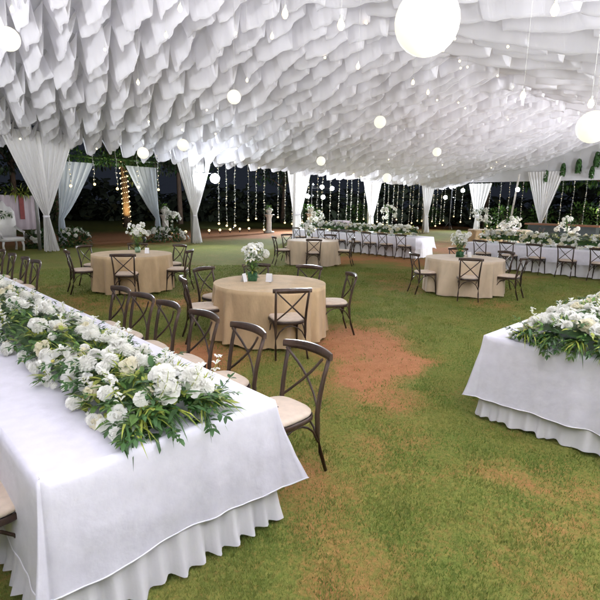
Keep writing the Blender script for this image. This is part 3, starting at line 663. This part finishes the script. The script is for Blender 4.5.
for a, r, lab in ((pt(427, 22, 3.75), .21, 'largest glowing globe lamp, overhead under the ridge'), (pt(8, 39, 9.6), .175, 'glowing globe lamp at the frame edge among the scalloped drapes'), (pt(234, 97, 11.5), .15, 'globe lamp alone in the middle of the scalloped slope'),
                  (pt(183, 145, 14.5), .16, 'globe lamp just above the tied curtain with floodlights'), (pt(143, 153, 15), .16, 'globe lamp hanging low over the flower gate'), (pt(380, 122, 15), .17, 'globe lamp centred on the far scalloped slope'),
                  (pt(593, 127, 8.2), .215, 'big warm globe lamp before the gable wall'), (pt(321, 161, 18), .16, 'globe lamp low near the eave above the floodlight tower'), (pt(387, 178, 19), .17, 'globe lamp at the far eave beside the box curtain'), (pt(437, 152, 21), .17, 'globe lamp on the slope above the free table end')):
    globe(a, r, lab)
for a, lab in (((-2.2, 3.0, 4.3), 'globe lamp behind the camera on the outer side'), ((9.0, -2.0, 3.5), 'globe lamp beyond the frame over the lone table'), ((-2.5, 9.5, 4.6), 'globe lamp out of frame above the front table end'), ((13, .5, 4.2), 'globe lamp out of frame above the far right row')):
    globe(a, .21, lab)
def drop_bulb(p, r, label):
    r *= .72
    t = thing('hanging_bulb', label, 'light bulb', p, 0, 'warm bulbs hanging under the ceiling')
    mb = MB(); mb.lathe([(.001, -r * 1.7), (r * .55, -r * 1.5), (r, -r * .6), (r * .95, 0), (r * .6, r * .9), (r * .35, r * 1.3), (.001, r * 1.3)], 10); mb.build('bulb', M['bulb'], t)
    mb = MB(); mb.tube([(0, 0, r * 1.25), (0, 0, r * 2.2)], r * .4, 8); mb.tube([(0, 0, r * 2.1), (0, 0, cord_top(Vector(p)) - p[2])], .0013, 4); mb.build('cord', M['wire'], t)
for q, (px, py, d, r) in enumerate(((285, 13, 6.2, .05), (341, 24, 6.0, .055), (555, 9, 5.0, .045), (523, 95, 7.6, .05), (591, 103, 6.5, .045), (358, 66, 8, .04), (180, 8, 8, .045), (272, 36, 8.5, .04), (166, 35, 9.5, .04), (138, 82, 11, .045), (12, 9, 8.5, .04), (247, 80, 10.5, .035), (413, 82, 9.5, .04), (428, 92, 10, .04))):
    drop_bulb(pt(px, py, d), r, 'warm hanging bulb, %s in size order under the drapes' % ordinal(q))
fb = None
me_b = MB(); me_b.ball((0, 0, 0), .032, 8); me_b.tube([(0, 0, .03), (0, 0, .55)], .002, 4, 1); me_b = me_b.mesh('fairy_light', [M['tealight'], M['wire']])
for q in range(52):
    for _ in range(20):
        x, y = rnd.uniform(1, 32), rnd.uniform(4, 19)
        if y > x * .35 + 1: break
    o = link('fairy_light', me_b, None, (x, y, roof(y, x) - .7 - .3 * rnd.random())); tag(o, 'tiny warm fairy light hanging on a short wire among the drapes', 'fairy light', 'fairy lights scattered over the ceiling')

# ------------------------------------------------------------------ hanging light garlands at the open sides
def garland_proto(length, seed):
    rg = random.Random(seed); t = thing('light_garland', '', 'garland', (0, 0, 0), 0, 'light garlands hanging along the open sides')
    mb = MB(); pts = [(.02 * math.sin(k_ * .9 + seed), .02 * math.cos(k_ * .7), -length * k_ / 14) for k_ in range(15)]; mb.tube(pts, .006, 4, 0)
    k_ = .05
    while k_ < length:
        for c_ in range(4): mb.leaf((0, 0, -k_), (rg.uniform(-1, 1), rg.uniform(-1, 1), rg.uniform(-.8, .3)), (0, 0, 1), .075, .045, .3, rg.choice((1, 1, 2)))
        if rg.random() < .38: mb.ball((rg.uniform(-.03, .03), rg.uniform(-.03, .03), -k_ - .04), .012, 6, 3)
        k_ += rg.uniform(.10, .2)
    mb.build('strand', [M['wire'], M['petal'], M['leaf_grey'], M['tealight']], t)
    mb = MB(); mb.ball((0, 0, -length - .05), .055, 10); mb.build('bulb', M['bulb'], t)
    remember(t); return t
GP = [garland_proto(2.9, 1), garland_proto(3.0, 2), garland_proto(1.5, 3)]
used = set(); gi = 0
def put_garland(k_, loc, label):
    if k_ not in used: used.add(k_); o = GP[k_]; o.location = loc; o['label'] = label
    else: o = dup(GP[k_], loc, rnd.uniform(0, 6), label); q_ = rnd.uniform(.86, 1.07); o.scale = (q_, q_, q_)
for x in (4.2, 6.7, 7.6, 8.5, 9.4, 10.3): put_garland(2, (x, 19.55, ZE - .4 + rnd.uniform(-.15, .1)), 'short garland of white flowers and lights hanging before the flower gate'); 
x = 13.3
while x < 34.6:
    put_garland(int(rnd.random() < .5), (x + rnd.uniform(-.14, .14), 19.62 + rnd.uniform(-.1, .15), roof(19.6, x) - .35), 'long garland of small lights hanging along the back eave, ending in a bulb'); x += .62
y = 3.0
while y < 19.2:
    if not 11.5 < y < 13.7: put_garland(int(rnd.random() < .5), (34.85 + rnd.uniform(-.1, .1), y + rnd.uniform(-.15, .15), 3.72), 'long garland of small lights hanging below the gable wall, ending in a bulb')
    y += .7
# green tassels on the gable wall
def tassel(loc, s_):
    rg = random.Random(int(loc[1] * 100)); mb = MB(); mb.tube([(0, 0, 0), (0, 0, .45 * s_)], .01, 4, 1)
    for k_ in range(140):
        z = -rg.random() * .75 * s_ + .1; a = rg.uniform(0, 6.28); q_ = .17 * s_ * math.sin(PI * min(1, max(.05, (.1 - z) / (.85 * s_)))) ** .6
        mb.leaf((q_ * .5 * math.cos(a), q_ * .5 * math.sin(a), z), (math.cos(a), math.sin(a), -.8), (0, 0, 1), .2 * s_, .09 * s_, .4, 0)
    o = mb.build('hanging_fern', [M['leaf'], M['wire']], None, True, loc); return o
for q, (yy, zz, s_) in enumerate(((12.6, 4.35, 1), (11.6, 4.75, 1), (10.7, 5.0, 1.1), (9.9, 4.5, .9), (9.7, 5.35, 1.1), (9.2, 5.6, 1), (8.9, 5.0, 1.1), (8.2, 5.3, 1), (7.6, 4.9, 1))):
    tag(tassel((TX1 - .3, yy, zz), s_), 'dark green fern bunch before the white gable wall, %s from the point curtain' % ordinal(q), 'hanging plant', 'fern bunches before the gable wall')

# ------------------------------------------------------------------ floodlights
def flood_head(parent, p, aim, r=.16, name='lamp_head', lens='flood'):
    d = (Vector(aim) - Vector(p)).normalized(); q_ = d.to_track_quat('Z', 'Y').to_matrix()
    mb = MB(); mb.lathe([(r * .45, -.16), (r * .9, -.12), (r * 1.08, .0), (r * 1.08, .03), (r * .98, .03), (r * .98, .005)], 20); mb.v = [tuple(q_ @ Vector(v) + Vector(p)) for v in mb.v]; h = mb.build(name, M['black'], parent)
    mb = MB(); mb.lathe([(.001, .012), (r * .6, .011), (r * .97, .008)], 20); mb.v = [tuple(q_ @ Vector(v) + Vector(p)) for v in mb.v]; mb.build('lens', M[lens], h); return h
def flood_stand(label, base, heads, hgt, aim=None, beam=None):
    t = thing('floodlight_stand', label, 'floodlight', (*base, 0), 0, 'floodlight stands outside the tent'); mb = MB(); mb.tube([(0, 0, 0), (0, 0, hgt + .15)], .035, 8); mb.build('pole', M['pole'], t)
    for k_ in range(3):
        mb = MB(); a = 2 * PI * k_ / 3; mb.tube([(0, 0, .7), (.5 * math.cos(a), .5 * math.sin(a), .0)], .02, 6); mb.build('leg', M['pole'], t)
    zs = sorted({h_[1] for h_ in heads})
    for z in zs:
        xs = [h_[0] for h_ in heads if h_[1] == z]; mb = MB(); mb.tube([(min(xs + [0]) - .1, -min(xs + [0]) * -1 - .1, z), (max(xs + [0]) + .1, max(xs + [0]) * -1 + .1 if False else -max(xs + [0]) - .1, z)], .025, 6); mb.build('crossbar', M['black'], t)
    for (u, z) in heads: flood_head(t, (u * .72, -u * .72, z), Vector((aim or (8, 6, 3.5))) - Vector((*base, 0)))
    if beam:
        ld = bpy.data.lights.new('flood_beam', 'AREA'); ld.shape = 'DISK'; ld.size = 1.0; ld.energy = beam[1]; ld.color = (.88, .93, 1); ld.spread = R(125)
        lo = bpy.data.objects.new('flood_beam', ld); COL.objects.link(lo); lo.parent = t; d = (Vector(beam[0]) - Vector((*base, 3.1))).normalized(); lo.location = Vector((0, 0, 3.1)) + d * .3; lo.rotation_euler = d.to_track_quat('-Z', 'Y').to_euler()
    return t
t = thing('twin_floodlight', 'pair of glaring floodlights hung at the eave by the tied curtain', 'floodlight', (12.35, 19.1, 2.95), 0)
mb = MB(); mb.tube([(-.55, 0, .22), (.65, 0, .22)], .02, 6); mb.tube([(0, 0, .22), (0, .05, 1.3)], .02, 6); mb.build('bracket', M['black'], t)
for x in (-.28, .5): flood_head(t, (x, -.05, .0), (-6, -14, -.2), .22)
flood_stand('floodlight tower with two rows of glaring lamps beside the gathered curtain', (26.6, 26.5), ((-1.1, 3.35), (-.4, 3.4), (.75, 3.2), (1.5, 3.1), (-1.1, 2.55), (-.3, 2.5), (.85, 2.45)), 3.5, beam=((18, 14, 3.6), 1100))
flood_stand('floodlight stand with three lamps beside the fifth tied curtain', (38.5, 21.5), ((-.8, 3.5), (-.1, 3.6), (.9, 3.3), (-.5, 2.7)), 3.6, beam=((30, 14, 3.8), 260))
t = thing('lamp_post', 'slanting pale pole with a single lamp near its head', 'lamp post', (30.3, 12.6, 0), 0)
mb = MB(); mb.tube([(0, .3, 0), (-.25, -.15, 3.9)], .06, 8); mb.build('pole', M['stone'], t); flood_head(t, (-.35, -.18, 3.0), (-12, -6, 1.2), .12)
# added uplights, all out of frame, that bounce fill light off the ceiling
def uplight(label, x, y, aim, wts, colr):
    t = thing('uplight', label, 'floodlight', (x, y, 0), 0, 'added fill uplights washing the ceiling')
    mb = MB(); mb.box((0, 0, .03), (.3, .3, .06)); mb.tube([(0, 0, .05), (0, 0, 1.4)], .03, 8); mb.build('stand', M['black'], t)
    a_ = Vector(aim) - Vector((x, y, 0)); h = flood_head(t, (0, 0, 1.45), a_, .45, lens='uplens')
    ld = bpy.data.lights.new('fill_beam', 'AREA'); ld.shape = 'DISK'; ld.size = .9; ld.energy = wts; ld.color = colr; ld.spread = R(130)
    lo = bpy.data.objects.new('fill_beam', ld); COL.objects.link(lo); lo.parent = t; d = (a_ - Vector((0, 0, 1.45))).normalized(); lo.location = Vector((0, 0, 1.45)) + d * .06; lo.rotation_euler = d.to_track_quat('-Z', 'Y').to_euler()
COOL = (.95, .96, 1.0)
for x, y, aim, k_, lab in ((-3.2, -2.6, (-1.5, -.3, 5.6), 1.05, 'added fill uplight behind the camera at the near corner'), (3.5, -3.2, (2.6, -.9, 5.4), 1.05, 'added fill uplight out of frame behind the lone white table'), (8, -3.4, (6.2, -1.6, 5.2), 1.0, 'added fill uplight out of frame beyond the lone table'), (20, -3.2, (21, 6, 6), 1.35, 'added fill uplight out of frame beside the far right row'),
                          (-3.5, 12, (1, 12, 5.2), .4, 'added fill uplight out of frame at the end of the front table'), (12.5, -3.4, (10, -2.2, 5), .6, 'added fill uplight out of frame between the lone table and the far right row'), (31, -3, (29, 5, 6), 1.3, 'added fill uplight at the far corner out of frame')):
    uplight(lab, x, y, aim, UP_W * k_, COOL)

# ------------------------------------------------------------------ beyond the tent: gate, throne, pedestals, plants, trees
def leafy(mb, c, ext, n_, rg, ln, wd, mis, lowz=.0):
    for k_ in range(n_):
        while True:
            v = Vector((rg.uniform(-1, 1), rg.uniform(-1, 1), rg.uniform(-1, 1)))
            if v.length < 1: break
        p = Vector(c) + Vector((v.x * ext[0], v.y * ext[1], v.z * ext[2]))
        if p.z < lowz: continue
        mb.leaf(p, (v.x + rg.uniform(-.6, .6), v.y + rg.uniform(-.6, .6), v.z + rg.uniform(-.5, .6)), (0, 0, 1), ln * rg.uniform(.7, 1.3), wd * rg.uniform(.7, 1.3), rg.uniform(.1, .5), rg.choice(mis))
LM = [M['leaf'], M['leaf_mid'], M['leaf_lime'], M['leaf_grey'], M['petal']]
t = thing('garland_gate', 'entrance gate with a green garland beam and pale side curtains', 'gate', (9.0, 22.2, 0)); rg = random.Random(5)
GX0, GX1 = -2.0, 2.55
for x in (GX0, GX1):
    mb = MB(); mb.tube([(x, 0, 0), (x, 0, 3.75)], .05, 8, 1); leafy(mb, (x, 0, 1.9), (.13, .13, 1.9), 420, rg, .12, .06, (0, 0, 1), .02); mb.build('post', [M['leaf'], M['bark']], t)
mb = MB(); mb.tube([(GX0, 0, 3.7), (GX1, 0, 3.7)], .05, 8, 1)
for k_ in range(14): leafy(mb, (GX0 + (GX1 - GX0) * k_ / 13, 0, 3.72), (.3, .25, .3), 90, rg, .16, .08, (0, 0, 1))
mb.build('garland', [M['leaf'], M['leaf_mid']], t)
for x, s_ in ((GX0 + .05, 1), (GX1 - .05, -1)):
    m_ = curtain_mb(3.45, 1.5, 1.1, .2, .35, 77 + s_, side=0); m_.v = [(xx + x + s_ * .75 * max(0, (z - 1.1) / 2.35) ** .8, yy - .22, z) for xx, yy, z in m_.v]; m_.build('curtain', M['gate_cloth'], t)
def flowerbed(label, c, ext, seed, nb, n_=700, group='flower beds at the gate'):
    rg = random.Random(seed); t = thing('flower_bed', label, 'flower bed', (*c, 0), 0, group); mb = MB(); leafy(mb, (0, 0, ext[2] * .3), ext, n_, rg, .2, .09, (0, 0, 0, 1, 3), .01); mb.build('foliage', LM, t)
    for k_ in range(nb):
        a = rg.uniform(0, 6.28); q_ = math.sqrt(rg.random()); z = ext[2] * (.3 + .85 * math.sqrt(max(0, 1 - q_ * q_)))
        put_bloom(t, rg.choice((2, 3, 0, 4)), (ext[0] * q_ * math.cos(a), ext[1] * q_ * math.sin(a), z), (math.cos(a) * q_, math.sin(a) * q_ - .4, .8), rg.uniform(1.1, 1.7))
flowerbed('low bed of white flowers and leaves at the foot of the gate post', (11.4, 21.3), (1.35, .5, .5), 1, 26)
flowerbed('dark leafy bed with small white flowers beside the tall tied curtain', (7.0, 20.6), (.75, .45, .55), 2, 12)
flowerbed('leafy bed with white flowers below the pink hanging cloth', (5.75, 20.75), (.45, .35, .5), 3, 12)
def bouquet_ball(label, c, z, r, seed, group):
    rg = random.Random(seed); t = thing('flower_ball', label, 'bouquet', (*c, z), 0, group); mb = MB(); leafy(mb, (0, 0, 0), (r * .8, r * .8, r * .7), 160, rg, .16, .07, (0, 1, 3)); mb.tube([(0, 0, -z), (0, 0, 0)], .02, 6); mb.build('stand', LM, t)
    for k_ in range(22):
        v = Vector((rg.gauss(0, 1), rg.gauss(0, 1), rg.gauss(.3, 1))).normalized(); put_bloom(t, rg.choice((2, 0, 4, 3)), v * r * .8, v, rg.uniform(1.0, 1.5))
bouquet_ball('round white bouquet standing over the flower bed at the gate post', (11.9, 21.3), 1.05, .42, 9, 'white bouquets on stands')
bouquet_ball('white bouquet on a stand beside the gathered curtain', (19.9, 19.3), 1.15, .42, 10, 'white bouquets on stands')
bouquet_ball('white bouquet on a stand beyond the free end of the far table', (21.5, 9.1), .95, .55, 11, 'white bouquets on stands')
bouquet_ball('white bouquet on a stand at the far corner curtain', (31.5, 15.4), 1.5, .55, 12, 'white bouquets on stands')
bouquet_ball('white bouquet on a stand behind the far left row', (24.0, 17.4), 1.5, .5, 13, 'white bouquets on stands')
bouquet_ball('pale bouquet behind the far right flower band below the point curtain', (24.5, 7.7), 1.1, .5, 14, 'white bouquets on stands')
bouquet_ball('pale bouquet near the bar shelves', (25.5, 5.6), 1.5, .5, 15, 'white bouquets on stands')
# throne
t = thing('white_throne', 'ornate white throne chair on the stage edge beside the pink cloth', 'throne', (4.62, 20.1, 0), R(10))
mb = MB(); mb.box((0, 0, .42), (.75, .65, .14)); mb.build('seat', M['ceramic'], t)
P = []
for i_ in range(13):
    u = -1 + i_ / 6; hgt = 1.45 + .28 * math.cos(u * PI / 2) ** 2 + .06 * math.cos(u * 9); P.append([(u * .36, .27, .45), (u * .40, .30, 1.0), (u * .38, .33, hgt), (u * .38, .40, hgt), (u * .40, .37, 1.0), (u * .36, .34, .45)])
mb = MB(); mb.grid(P, closed=True); mb.build('backrest', M['ceramic'], t)
for s_ in (-1, 1):
    mb = MB(); mb.tube([(s_ * .36, .28, .85), (s_ * .4, 0, .72), (s_ * .39, -.28, .68), (s_ * .37, -.3, .45)], .045, 8); mb.build('armrest', M['ceramic'], t)
    for y in (-.26, .28): mb = MB(); mb.tube([(s_ * .31, y, .4), (s_ * .35, y * 1.05, .2), (s_ * .33, y * 1.1, 0)], [.05, .035, .045], 8); mb.build('leg', M['ceramic'], t)
mb = MB(); 
for k_ in range(7): mb.ball((-.25 + .08 * k_, .28, 1.35 + .07 * math.sin(k_)), .07, 8, 0)
leafy(mb, (0, .27, 1.3), (.32, .08, .12), 60, rg, .13, .06, (1,)); mb.build('flower_trim', [M['petal'], M['leaf']], t)
# pink cloth screen
t = thing('cloth_screen', 'pink and white hanging cloth screen behind the throne', 'screen', (5.45, 21.75, 0), R(15))
for s_ in (-1, 1): mb = MB(); mb.tube([(s_ * .75, 0, 0), (s_ * .75, 0, 2.05)], .03, 6); mb.build('post', M['pole'], t)
mb = MB(); mb.grid([[(u * .74, .05 * math.sin(u * 17) * (1 - .3 * r_), 2.0 - r_ * 1.35) for u in [-1 + k_ / 20 for k_ in range(41)]] for r_ in (0, .33, .66, 1)], 0); mb.build('cloth', M['pink'], t)
mb = MB(); mb.grid([[(.05 + u * .1, -.08 + .02 * math.sin(u * 7), 2.02 - r_ * .95) for u in (-1, -.5, 0, .5, 1)] for r_ in (0, .5, 1)], 0); mb.build('sash', M['red'], t)
mb = MB(); leafy(mb, (0, 0, 2.12), (.7, .15, .14), 130, rg, .25, .05, (1, 2)); mb.build('leaf_trim', LM, t)
# pedestals with lanterns
def pedestal(label, c, h, m_, top_ball=True):
    t = thing('pedestal', label, 'pedestal', (*c, 0), 0, 'pale pedestals outside the back eave'); mb = MB(); mb.box((0, 0, .06), (.5, .5, .12)); mb.lathe([(.19, .12), (.17, .2), (.16, h * .8), (.2, h * .9), (.26, h)], 16); mb.build('column', M[m_], t)
    mb = MB(); mb.box((0, 0, h + .03), (.5, .5, .06)); mb.lathe([(.1, h + .06), (.2, h + .2), (.22, h + .34), (.14, h + .44), (.02, h + .5)], 14); leafy(mb, (0, 0, h + .4), (.24, .24, .18), 70, random.Random(3), .14, .07, (1,)); mb.build('urn', [M[m_], M['leaf_mid']], t)
pedestal('pale pedestal with urn left of the tied curtain by the floodlights', (12.7, 23.5), 1.15, 'stone')
pedestal('pale pedestal with urn between the two middle curtains', (20.6, 24.4), 1.15, 'stone')
pedestal('pale pedestal with urn just right of the gathered curtain', (23.5, 23.5), 1.25, 'stone')
pedestal('white pedestal beyond the free table end, by the far right row', (24.0, 10.0), .9, 'ceramic')
# row of ground lamps in the grass strip behind the eave
for q in range(9):
    x = 12.6 + q * .95; t = thing('ground_lamp', 'small warm lamp on the grass behind the eave, %s from the tied curtain' % ordinal(q), 'ground lamp', (x, 24.0 + .25 * q, 0), 0, 'small warm lamps on the grass'); mb = MB(); mb.tube([(0, 0, 0), (0, 0, .16)], .03, 6); mb.build('stake', M['black'], t); mb = MB(); mb.ball((0, 0, .22), .075, 10); mb.build('bulb', M['bulb'], t)
def spot_up(label, x, y, aim, wts, colr):
    t = thing('spot_lamp', label, 'spotlight', (x, y, 0), 0, 'small spotlights on the grass'); mb = MB(); mb.tube([(0, 0, 0), (0, 0, .2)], .02, 6); mb.build('stake', M['black'], t)
    a_ = Vector(aim) - Vector((x, y, 0)); flood_head(t, (0, 0, .28), a_, .08, lens='uplens'); d = (a_ - Vector((0, 0, .28))).normalized()
    ld = bpy.data.lights.new('spot_beam', 'SPOT'); ld.energy = wts; ld.color = colr; ld.spot_size = R(75); ld.spot_blend = .6; ld.shadow_soft_size = .06
    lo = bpy.data.objects.new('spot_beam', ld); COL.objects.link(lo); lo.parent = t; lo.location = Vector((0, 0, .28)) + d * .08; lo.rotation_euler = d.to_track_quat('-Z', 'Y').to_euler()
spot_up('added small spotlight in the grass aimed up at the gate beam', 9.9, 20.3, (9, 22.2, 3.9), 260, (1, .95, .85))  # spotlight added to brighten the gate garland
spot_up('small spotlight at the foot of the light-wrapped tree trunk', 15.1, 32.8, (15.6, 34.5, 2.6), 380, (1, .72, .3))
spot_up('added small spotlight in the grass aimed at the trees past the pedestals', 20, 27.5, (24, 38, 5), 900, (.75, .85, 1))  # this and the next two spotlights are added to lighten the trees
spot_up('added small spotlight in the grass aimed at the trees beyond the floodlight tower', 33, 25, (41, 33, 4.5), 900, (.75, .85, 1))
spot_up('added small spotlight in the grass aimed at the trees behind the bar', 36.5, 9.5, (42, 9, 5), 500, (1, .9, .7))
# trees
def tree(label, c, h, r, seed, mleaf, n_=2600, lights=False, group='trees behind the tent', ls=.35, lean=.3, crown=True, tr=.16):
    rg = random.Random(seed); t = thing('tree', label, 'tree', (*c, 0), 0, group); mb = MB()
    top = (rg.uniform(-lean, lean), rg.uniform(-lean, lean), h * .8); mb.tube([(0, 0, 0), (top[0] * .2, top[1] * .3, h * .25), (top[0] * .6, top[1] * .6, h * .55), top], [tr * 1.25, tr, tr * .8, tr * .4], 10)
    for k_ in range(7):
        a = rg.uniform(0, 6.28); z = h * rg.uniform(.42, .75); q_ = z / (h * .8); s0 = Vector((top[0] * q_, top[1] * q_, z)); mb.tube([s0, s0 + Vector((math.cos(a) * r * .35, math.sin(a) * r * .35, h * .10)), s0 + Vector((math.cos(a) * r * .8, math.sin(a) * r * .8, h * .16))], [tr * .4, tr * .25, tr * .08], 6)
    mb.build('trunk', M['bark'], t)
    if crown:
        mb = MB()
        for k_ in range(16):
            a = rg.uniform(0, 6.28); q_ = rg.uniform(.1, .85) * r; leafy(mb, (q_ * math.cos(a), q_ * math.sin(a), h * rg.uniform(.5, .98)), (r * .36, r * .36, r * .28), n_ // 16, rg, ls, ls * .5, (0, 0, 1))
        mb.build('crown', mleaf, t)
    if lights:
        mb = MB()
        for k_ in range(150):
            z = .1 + h * .62 * k_ / 150; a = k_ * .55; q_ = z / (h * .8); mb.ball((top[0] * q_ * q_ + tr * 1.12 * math.cos(a), top[1] * q_ * q_ + tr * 1.12 * math.sin(a), z), .028, 5)
        mb.build('light_wrap', M['tealight'], t)
FL = [M['far_leaf'], M['leaf']]
tree('tree trunk wrapped in warm fairy lights seen through the gate', (15.6, 34.5), 7.5, 2.6, 31, FL, lights=True, tr=.24)
for q, (c, h, r, lab) in enumerate((((9.5, 39), 8, 3.2, 'dark tree seen through the gate opening'), ((22, 38), 9, 3.5, 'dark tree behind the floodlight stand'), ((33, 37), 8, 3.4, 'dark tree behind the floodlight tower'), ((44, 31), 8, 3.5, 'dark tree behind the box curtain'), ((46, 22), 8, 3.3, 'brown-trunked tree beyond the far corner'), ((43, 15.5), 7.5, 3, 'tree with lit trunk beyond the slanting lamp post'), ((41.5, 10), 7, 2.8, 'leafy tree behind the point curtain'), ((42, 5.5), 7, 3, 'leafy tree behind the bar shelves'), ((-2, 36), 8, 3.4, 'dark tree beyond the throne'))):
    tree(lab, c, h, r, 50 + q, FL if q < 5 else [M['leaf'], M['leaf_mid']], lights=q in (5, 6, 7), tr=.2)
def shrub(label, c, r, h, seed, mi=(0, 0, 1)):
    rg = random.Random(seed); t = thing('shrub', label, 'shrub', (*c, 0), 0, 'shrubs at the edge of the lawn'); mb = MB()
    for k_ in range(5): mb.tube([(0, 0, 0), (rg.uniform(-.3, .3) * r, rg.uniform(-.3, .3) * r, h * .7)], [.03, .01], 5, 0)
    mb.build('stem', M['bark'], t); mb = MB(); leafy(mb, (0, 0, h * .55), (r, r, h * .5), 520, rg, .26, .11, mi, .02); mb.build('foliage', LM, t)
for q, (c, r, h, lab) in enumerate((((27.5, 27.8), 1.6, 1.7, 'broad shrub below the floodlight tower'), ((31.5, 26), 1.5, 1.8, 'shrub right of the floodlight tower'), ((41, 25), 1.4, 1.7, 'shrub beyond the far corner curtain'), ((37.5, 16.3), 1.4, 2.0, 'shrub behind the small distant tables'), ((38, 13.8), 1.3, 2.0, 'shrub behind the slanting lamp post'), ((38, 11), 1.2, 2.3, 'shrub under the point curtain'), ((38.5, 8.2), 1.4, 2.4, 'tall shrub left of the bar shelves'), ((39, 5.2), 1.4, 2.4, 'tall shrub behind the bar shelves'))):
    shrub(lab, c, r, h, 80 + q, (0, 1, 1) if q > 2 else (0, 0, 1))
def treeline():
    rg = random.Random(2); mb = MB()
    for k_ in range(9000):
        a = rg.uniform(-.35, 1.75); d = rg.uniform(50, 58); z = 4.2 * rg.random() ** 1.1 * (.75 + .35 * noise.noise((a * 9, 0, 0)))
        mb.leaf((d * math.sin(a), d * math.cos(a), z), (rg.uniform(-1, 1), rg.uniform(-1, 1), rg.uniform(-.5, .8)), (0, 0, 1), rg.uniform(.7, 1.5), rg.uniform(.5, .9), .3)
    tag(mb.build('woods', M['far_leaf']), 'dark woods closing the view behind the lawn', 'woods', None, 'stuff')
treeline()
# bar and furniture at the far right
t = thing('bar_counter', 'bar counter with red-brown top and pale teal front below the point curtain', 'bar', (28.5, 9.2, 0), 0)
mb = MB(); mb.box((0, 0, .5), (.7, 3.4, 1.0)); mb.build('front', M['teal'], t, False); mb = MB(); mb.box((0, 0, 1.05), (.9, 3.7, .09)); mb.build('counter_top', M['brownwood'], t, False)
t = thing('bar_shelf', 'dark wooden bar shelves with bottles at the frame edge', 'shelf', (30.5, 5.6, 0), 0)
for s_ in (-1, 1): mb = MB(); mb.box((0, s_ * 1.3, 1.25), (.35, .1, 2.5)); mb.build('upright', M['brownwood'], t, False)
for z in (.5, 1.1, 1.7, 2.45): mb = MB(); mb.box((0, 0, z), (.34, 2.5, .06)); mb.build('shelf_board', M['brownwood'], t, False)
mb = MB(); mb.box((0, 0, .24), (.32, 2.46, .4)); mb.build('cabinet', M['red'], t, False)
bt = MB(); bt.lathe([(.001, 0), (.05, 0), (.055, .02), (.055, .2), (.022, .27), (.02, .34), (.001, .34)], 10); btm = [bt.mesh('bottle', [M[k_]]) for k_ in ('stone', 'leaf_mid', 'ceramic')]
for z in (1.13, 1.73):
    for k_ in range(8): o = link('bottle', btm[(k_ * 2 + int(z * 3)) % 3], None, (30.5, 4.55 + k_ * .3, z)); tag(o, 'small bottle on the %s bar shelf board' % ('middle' if z < 1.5 else 'upper'), 'bottle', 'bottles on the bar shelves')
t = thing('gift_box', 'pink box on the far white table below the box curtain', 'box', (16.0, 14.1, TZ + .004), 0)
mb = MB(); mb.box((0, 0, .2), (.4, .6, .4)); mb.build('body', M['pink'], t, False); mb = MB(); mb.box((0, 0, .42), (.43, .63, .06)); mb.build('lid', M['pink'], t, False)
